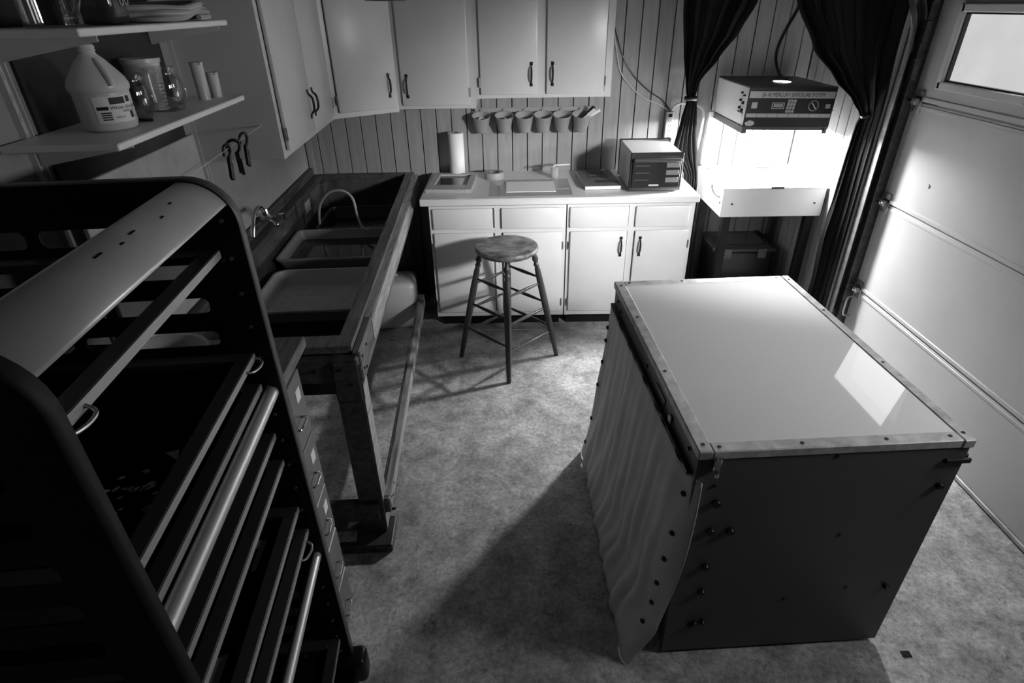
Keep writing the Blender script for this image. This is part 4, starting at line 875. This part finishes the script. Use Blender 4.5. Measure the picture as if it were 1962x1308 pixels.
# upper shelf
z1s = 1.893
pitcher('tall clear glass pitcher on the upper shelf', (0.190, -2.53, z1s), 1.25)
t = left_thing('glass_jar', 'dark square glass jar with raised lettering on the upper shelf', 'jar')
B().box(0.14, 0.235, -2.345, -2.245, z1s, z1s+0.16, bev=0.02, seg=3, M=Matrix.Identity(4)).done('jar_body', glassmat('smoked_glass', 0.06, 0.55), t)
text('raised_lettering', '80', 0.05, axes((0.2362, -2.27, z1s+0.06), (0, 1, 0), (0, 0, 1)), mat('raised_glass', 0.35, 0.1), t)
t = left_thing('hose_coil', 'coil of pale plastic tubing lying on the upper shelf', 'hose coil')
pts = []
for k in range(50):
    a = 2*math.pi*k/14; rr = 0.125+0.010*math.sin(k*1.7)
    pts.append((0.170+rr*math.cos(a)*0.95, -1.93+rr*1.55*math.sin(a), z1s+0.010+0.0085*(k//14)*1.6+0.003*math.sin(k)))
B().tube(pts, 0.009, n=8).done('tubing', hose_m, t)
# drying line with black clips and its wire
tag(B().cyl(LF @ Vector((0.285, -1.575, 1.503)), LF @ Vector((0.30, -2.62, 1.472)), 0.0016, n=6).done('drying_wire', white_pl, None), 'thin pale wire strung from the wall bracket', 'wire')
def clip(label, y, tilt, zoff=0.0):
    t = thing('hanging_clip', label, 'clip', (0, 0, 0), 0, 'black clips on the drying wire')
    yy = y; z = 1.503-(abs(y)-1.575)*0.0297+zoff
    M = LF @ Matrix.Translation((0.286+(abs(y)-1.575)*0.0144, yy, z)) @ Matrix.Rotation(R(tilt), 4, 'Z') @ Matrix.Rotation(R(6), 4, 'X')
    b = B().tube([M @ Vector(p) for p in ((-0.020, 0, -0.018), (-0.022, 0, 0.002), (-0.010, 0, 0.016), (0.008, 0, 0.017), (0.020, 0, 0.003), (0.016, 0, -0.018), (0.004, 0, -0.030))], 0.0055, n=8)
    b.done('hook', black_pl, t)
    B().box(-0.002, 0.014, -0.006, 0.006, -0.105, -0.026, bev=0.002, M=M).box(0.006, 0.018, -0.007, 0.007, -0.112, -0.05, bev=0.002, M=M).done('jaw', black_pl, t, False)
clip('black plastic clip hanging nearest the wall cabinet on the wire', -1.80, 70)
clip('black plastic clip hanging in the middle of the wire', -1.915, 25)
clip('black plastic clip hanging nearest the drying rack on the wire', -1.985, 80)

# ------------------------------------------------------------------ drying rack with printing screens
RK = thing('drying_rack', 'black steel drying rack with slotted end panels and a curved top', 'drying rack', (-0.507, -3.04, 0), R(5.5))
rx0, rz0, rz1, rl = -0.735, 0.075, 1.660, 0.590
holes = []
for k in range(20):
    z = 1.578-k*0.0757
    for a, c in ((-0.370, -0.108), (-0.640, -0.395)): holes.append([(x_, y_) for x_, y_ in rrect(a, c, z-0.034, z, 0.012, 3)])
outl = [(-0.012, rz0), ] + [(-0.097+0.085*math.cos(R(a)), rz1-0.085+0.085*math.sin(R(a))) for a in range(0, 91, 10)] + [(rx0+0.085-0.085*math.sin(R(a)), rz1-0.085+0.085*math.cos(R(a))) for a in range(0, 91, 10)] + [(rx0, rz0)]
for yc in (-0.004, -rl+0.004):
    plate('end_panel', outl, holes, 0.003, black_paint, RK, axes((0, yc, 0), (1, 0, 0), (0, 0, 1)))
    # folded flange round the panel edge, turned away from the screens
    ff = B(); dr = 0.026 if yc > -0.1 else -0.026
    edge = outl[1:-1]; edge = [(-0.012, rz0)]+edge+[(rx0, rz0)]
    for (xa, za), (xb, zb) in zip(edge, edge[1:]):
        v = [ff.bm.verts.new(p) for p in ((xa, yc, za), (xb, yc, zb), (xb, yc+dr, zb), (xa, yc+dr, za))]; ff.bm.faces.new(v)
    bmesh.ops.remove_doubles(ff.bm, verts=ff.bm.verts[:], dist=1e-5)
    ff.done('panel_flange', mat('rack_flange', 0.09, 0.42, nscale=14, namt=0.35) if yc > -0.1 else black_paint, RK, True, solid=0.0025)
# curved sheet joining the panels along the top
B().grid(lambda u, v: Vector((-0.097+0.083*math.cos(R(28+64*u)), -0.006-(rl-0.012)*v, rz1-0.087+0.083*math.sin(R(28+64*u)))), 16, 1).done('curved_top', sheet, RK, True, solid=0.002)
for q in ((-0.13, -0.18, 0.008), (-0.125, -0.26, 0.012), (-0.12, -0.30, 0.007), (-0.115, -0.35, 0.014), (-0.09, -0.12, 0.006)):
    a = R(28+64*random.uniform(0.45, 0.75)); B().box(-0.0014, 0.0014, -q[2]*0.7, q[2]*0.7, -0.0004, 0.0004, M=axes((-0.097+0.0845*math.cos(a), q[1], rz1-0.087+0.0845*math.sin(a)), (-math.sin(a), 0, math.cos(a)), (0, 1, 0))).done('scuff_mark', black_paint, RK, False)
for z, r in ((1.190, 0.0155), (0.655, 0.013)): B().cyl((-0.034, -0.006, z), (-0.034, -rl+0.006, z), r, n=20).done('cross_bar', chrome if False else mat('polished_bar', 0.6, 0.42, metal=0.6), RK)
part('bottom_shelf', black_paint, RK, (rx0+0.01, -0.01, -rl+0.01, -0.01, rz0+0.02, rz0+0.045))
part('back_sheet', black_paint, RK, (rx0+0.002, rx0+0.006, -rl+0.01, -0.01, rz0+0.02, rz1-0.09))
for k in range(21): B().cyl((-0.040, -0.0055, 1.583-k*0.0757), (-0.040, -0.0095, 1.583-k*0.0757), 0.004, n=8).done('rivet', zinc, RK, False)
for yy in (0.0, -rl):
    for xx in (-0.03, rx0+0.03):
        sgn = 1 if xx > -0.3 else -1
        B().box(xx-0.035, xx+0.035+0.025*sgn, yy-0.035, yy+0.035, 0.085, 0.19, bev=0.018, seg=3).done('corner_bumper', black_pl, RK)
        w = B().cyl((xx-0.012, yy, 0.035), (xx+0.012, yy, 0.035), 0.035, n=18).done('caster_wheel', black_pl, RK)
        B().box(xx-0.018, xx-0.013, yy-0.016, yy+0.016, 0.03, 0.088).box(xx+0.013, xx+0.018, yy-0.016, yy+0.016, 0.03, 0.088).done('caster_fork', zinc_d, w, False)
# screens: aluminium frame with stretched mesh, lying on rails
mesh_open = mesh_print('open_mesh', 0.012, 0.012, 5, 0.0, 0.45)
mesh_leaf = mesh_print('plain_stencil', 0.008, 0.008, 20, 0.0, 0.95)
mesh_dark = mesh_print('dark_mesh', 0.008, 0.05, 14, 0.22, 0.92)
frame_shaded = mat('screen_frame_shaded', 0.055, 0.5, metal=0.3)  # same frame in a darker colour, shade painted in for its top
edge_lit = mat('screen_frame_lit_edge', 0.42, 0.45, metal=0.4)  # paler copy: lamp light on the side faces put into the colour
rails_z = []
def screen(label, z, mesh_m, inset=0.042, loop=None, patch=None, leaves=None):
    t = thing('printing_screen', label, 'screen', RK.location, RK.rotation_euler.z, 'printing screens slid into the drying rack')
    x1, x0, y1, y0 = -inset, rx0+0.03, -0.016, -rl+0.016; w, h = 0.030, 0.017
    B().box(x1-w, x1, y0, y1, z-h, z, bev=0.0015).box(x0, x0+w, y0, y1, z-h, z, bev=0.0015).box(x0+w, x1-w, y1-w, y1, z-h, z, bev=0.0015).box(x0+w, x1-w, y0, y0+w, z-h, z, bev=0.0015).done('frame', frame_shaded, t, False)
    B().box(x1, x1+0.0012, y0+0.001, y1-0.001, z-h+0.001, z-0.001).done('lit_front_edge', edge_lit, t, False)  # thin pale strip painting the lit side of the frame
    B().box(x0+w*0.7, x1-w*0.7, y0+w*0.7, y1-w*0.7, z-h-0.0012, z-h-0.0004).done('mesh', mesh_m, t, False)
    if loop is not None:
        for yy in loop: B().tube([(x1+0.001, yy+0.03, z-0.010), (x1+0.016, yy+0.022, z-0.014), (x1+0.019, yy, z-0.015), (x1+0.012, yy-0.022, z-0.014), (x1+0.001, yy-0.03, z-0.010)], 0.0028, n=8).done('pull_loop', zinc, t)
    if leaves:                                       # open leaf shapes of the stencil, flat on the mesh
        lb = B(); random.seed(11)
        for k in range(46):
            cx, cy = leaves[0]+random.gauss(0, 0.032), leaves[1]+random.gauss(0, 0.045)
            L_, a_ = random.uniform(0.005, 0.013), random.gauss(0.5, 0.35)
            pts = [(u*L_, 0.42*L_*math.sin(math.pi*(u+1)/2)*sg) for sg in (1, -1) for u in ((-1, -0.6, -0.2, 0.2, 0.6) if sg > 0 else (1, 0.6, 0.2, -0.2, -0.6))]
            if cx < x1-w-0.01 and y0+w+0.01 < cy < y1-w-0.01: lb.prism([(cx+p*math.cos(a_)-q*math.sin(a_), cy+p*math.sin(a_)+q*math.cos(a_)) for p, q in pts], z-h-0.0003, z-h+0.0002)
        lb.done('leaf_stencil', mat('stencil_opening', 0.6, 0.7), t, False, kind='stuff')
    for q in (patch or []): B().prism([(p[0], p[1]) for p in q], z-h-0.0003, z-h+0.0003).done('tape_patch', mat('pale_tape', 0.45, 0.6), t, False)
    for yy, s_ in ((-0.0055, -1), (-rl+0.0055, 1)): B().box(rx0+0.02, -0.05, min(yy, yy+s_*0.024), max(yy, yy+s_*0.024), z-h-0.0055, z-h-0.0014).done('rail', black_paint, RK, False)
screen('printing screen with open see-through mesh, topmost in the rack', 1.530, mesh_open, 0.055, loop=[-0.53])
screen('printing screen with pull loops, second from the top of the rack', 1.300, mesh_leaf, 0.044, loop=[-0.05], patch=[[(-0.092, -0.300), (-0.112, -0.306), (-0.084, -0.328)]], leaves=(-0.145, -0.415))
screen('printing screen just above the upper shiny cross bar', 1.222, mesh_leaf, 0.048)
screen('printing screen just below the upper shiny cross bar', 1.085, mesh_dark, 0.048)
screen('printing screen fifth from the top of the rack', 1.005, mesh_dark, 0.046)
screen('printing screen with torn pale tape, sixth from the top', 0.850, mesh_dark, 0.042, patch=[[(-0.10, -0.10), (-0.10, -0.19), (-0.112, -0.19), (-0.112, -0.125), (-0.15, -0.125), (-0.15, -0.10)], [(-0.10, -0.38), (-0.10, -0.44), (-0.14, -0.44), (-0.14, -0.40)]])
screen('printing screen just above the lower shiny cross bar', 0.770, mesh_dark, 0.034, loop=[-0.08])
screen('printing screen lowest in the drying rack', 0.300, mesh_dark, 0.030)

# ------------------------------------------------------------------ small hanging lamp over the sink
t = thing('pendant_lamp', 'small enamel pendant lamp whose shade dips into the top edge', 'lamp', (-0.545, -1.15, 1.946))
B().lathe([(0.090, 0.0), (0.088, 0.004), (0.075, 0.045), (0.045, 0.085), (0.025, 0.10), (0.022, 0.098), (0.042, 0.082), (0.072, 0.043), (0.086, 0.0)], n=36, closed=True).done('shade', zinc, t)
B().lathe([(0, 0.03), (0.02, 0.035), (0.03, 0.055), (0.018, 0.085), (0.014, 0.098), (0, 0.098)], n=18).done('bulb', white_pl, t)
B().cyl((0, 0, 0.095), (0, 0, CEIL-1.946), 0.004, n=8).done('cord', black_pl, t)
# scraps on the floor
tag(B().box(1.30, 1.33, -2.96, -2.94, 0.0, 0.003).done('floor_scrap', black_pl, None, False), 'tiny dark scrap on the floor right of the light table', 'scrap')
tag(B().box(0.60, 0.625, -3.12, -3.09, 0.0, 0.003).done('floor_scrap', black_pl, None, False), 'tiny dark scrap on the floor in front of the light table', 'scrap')
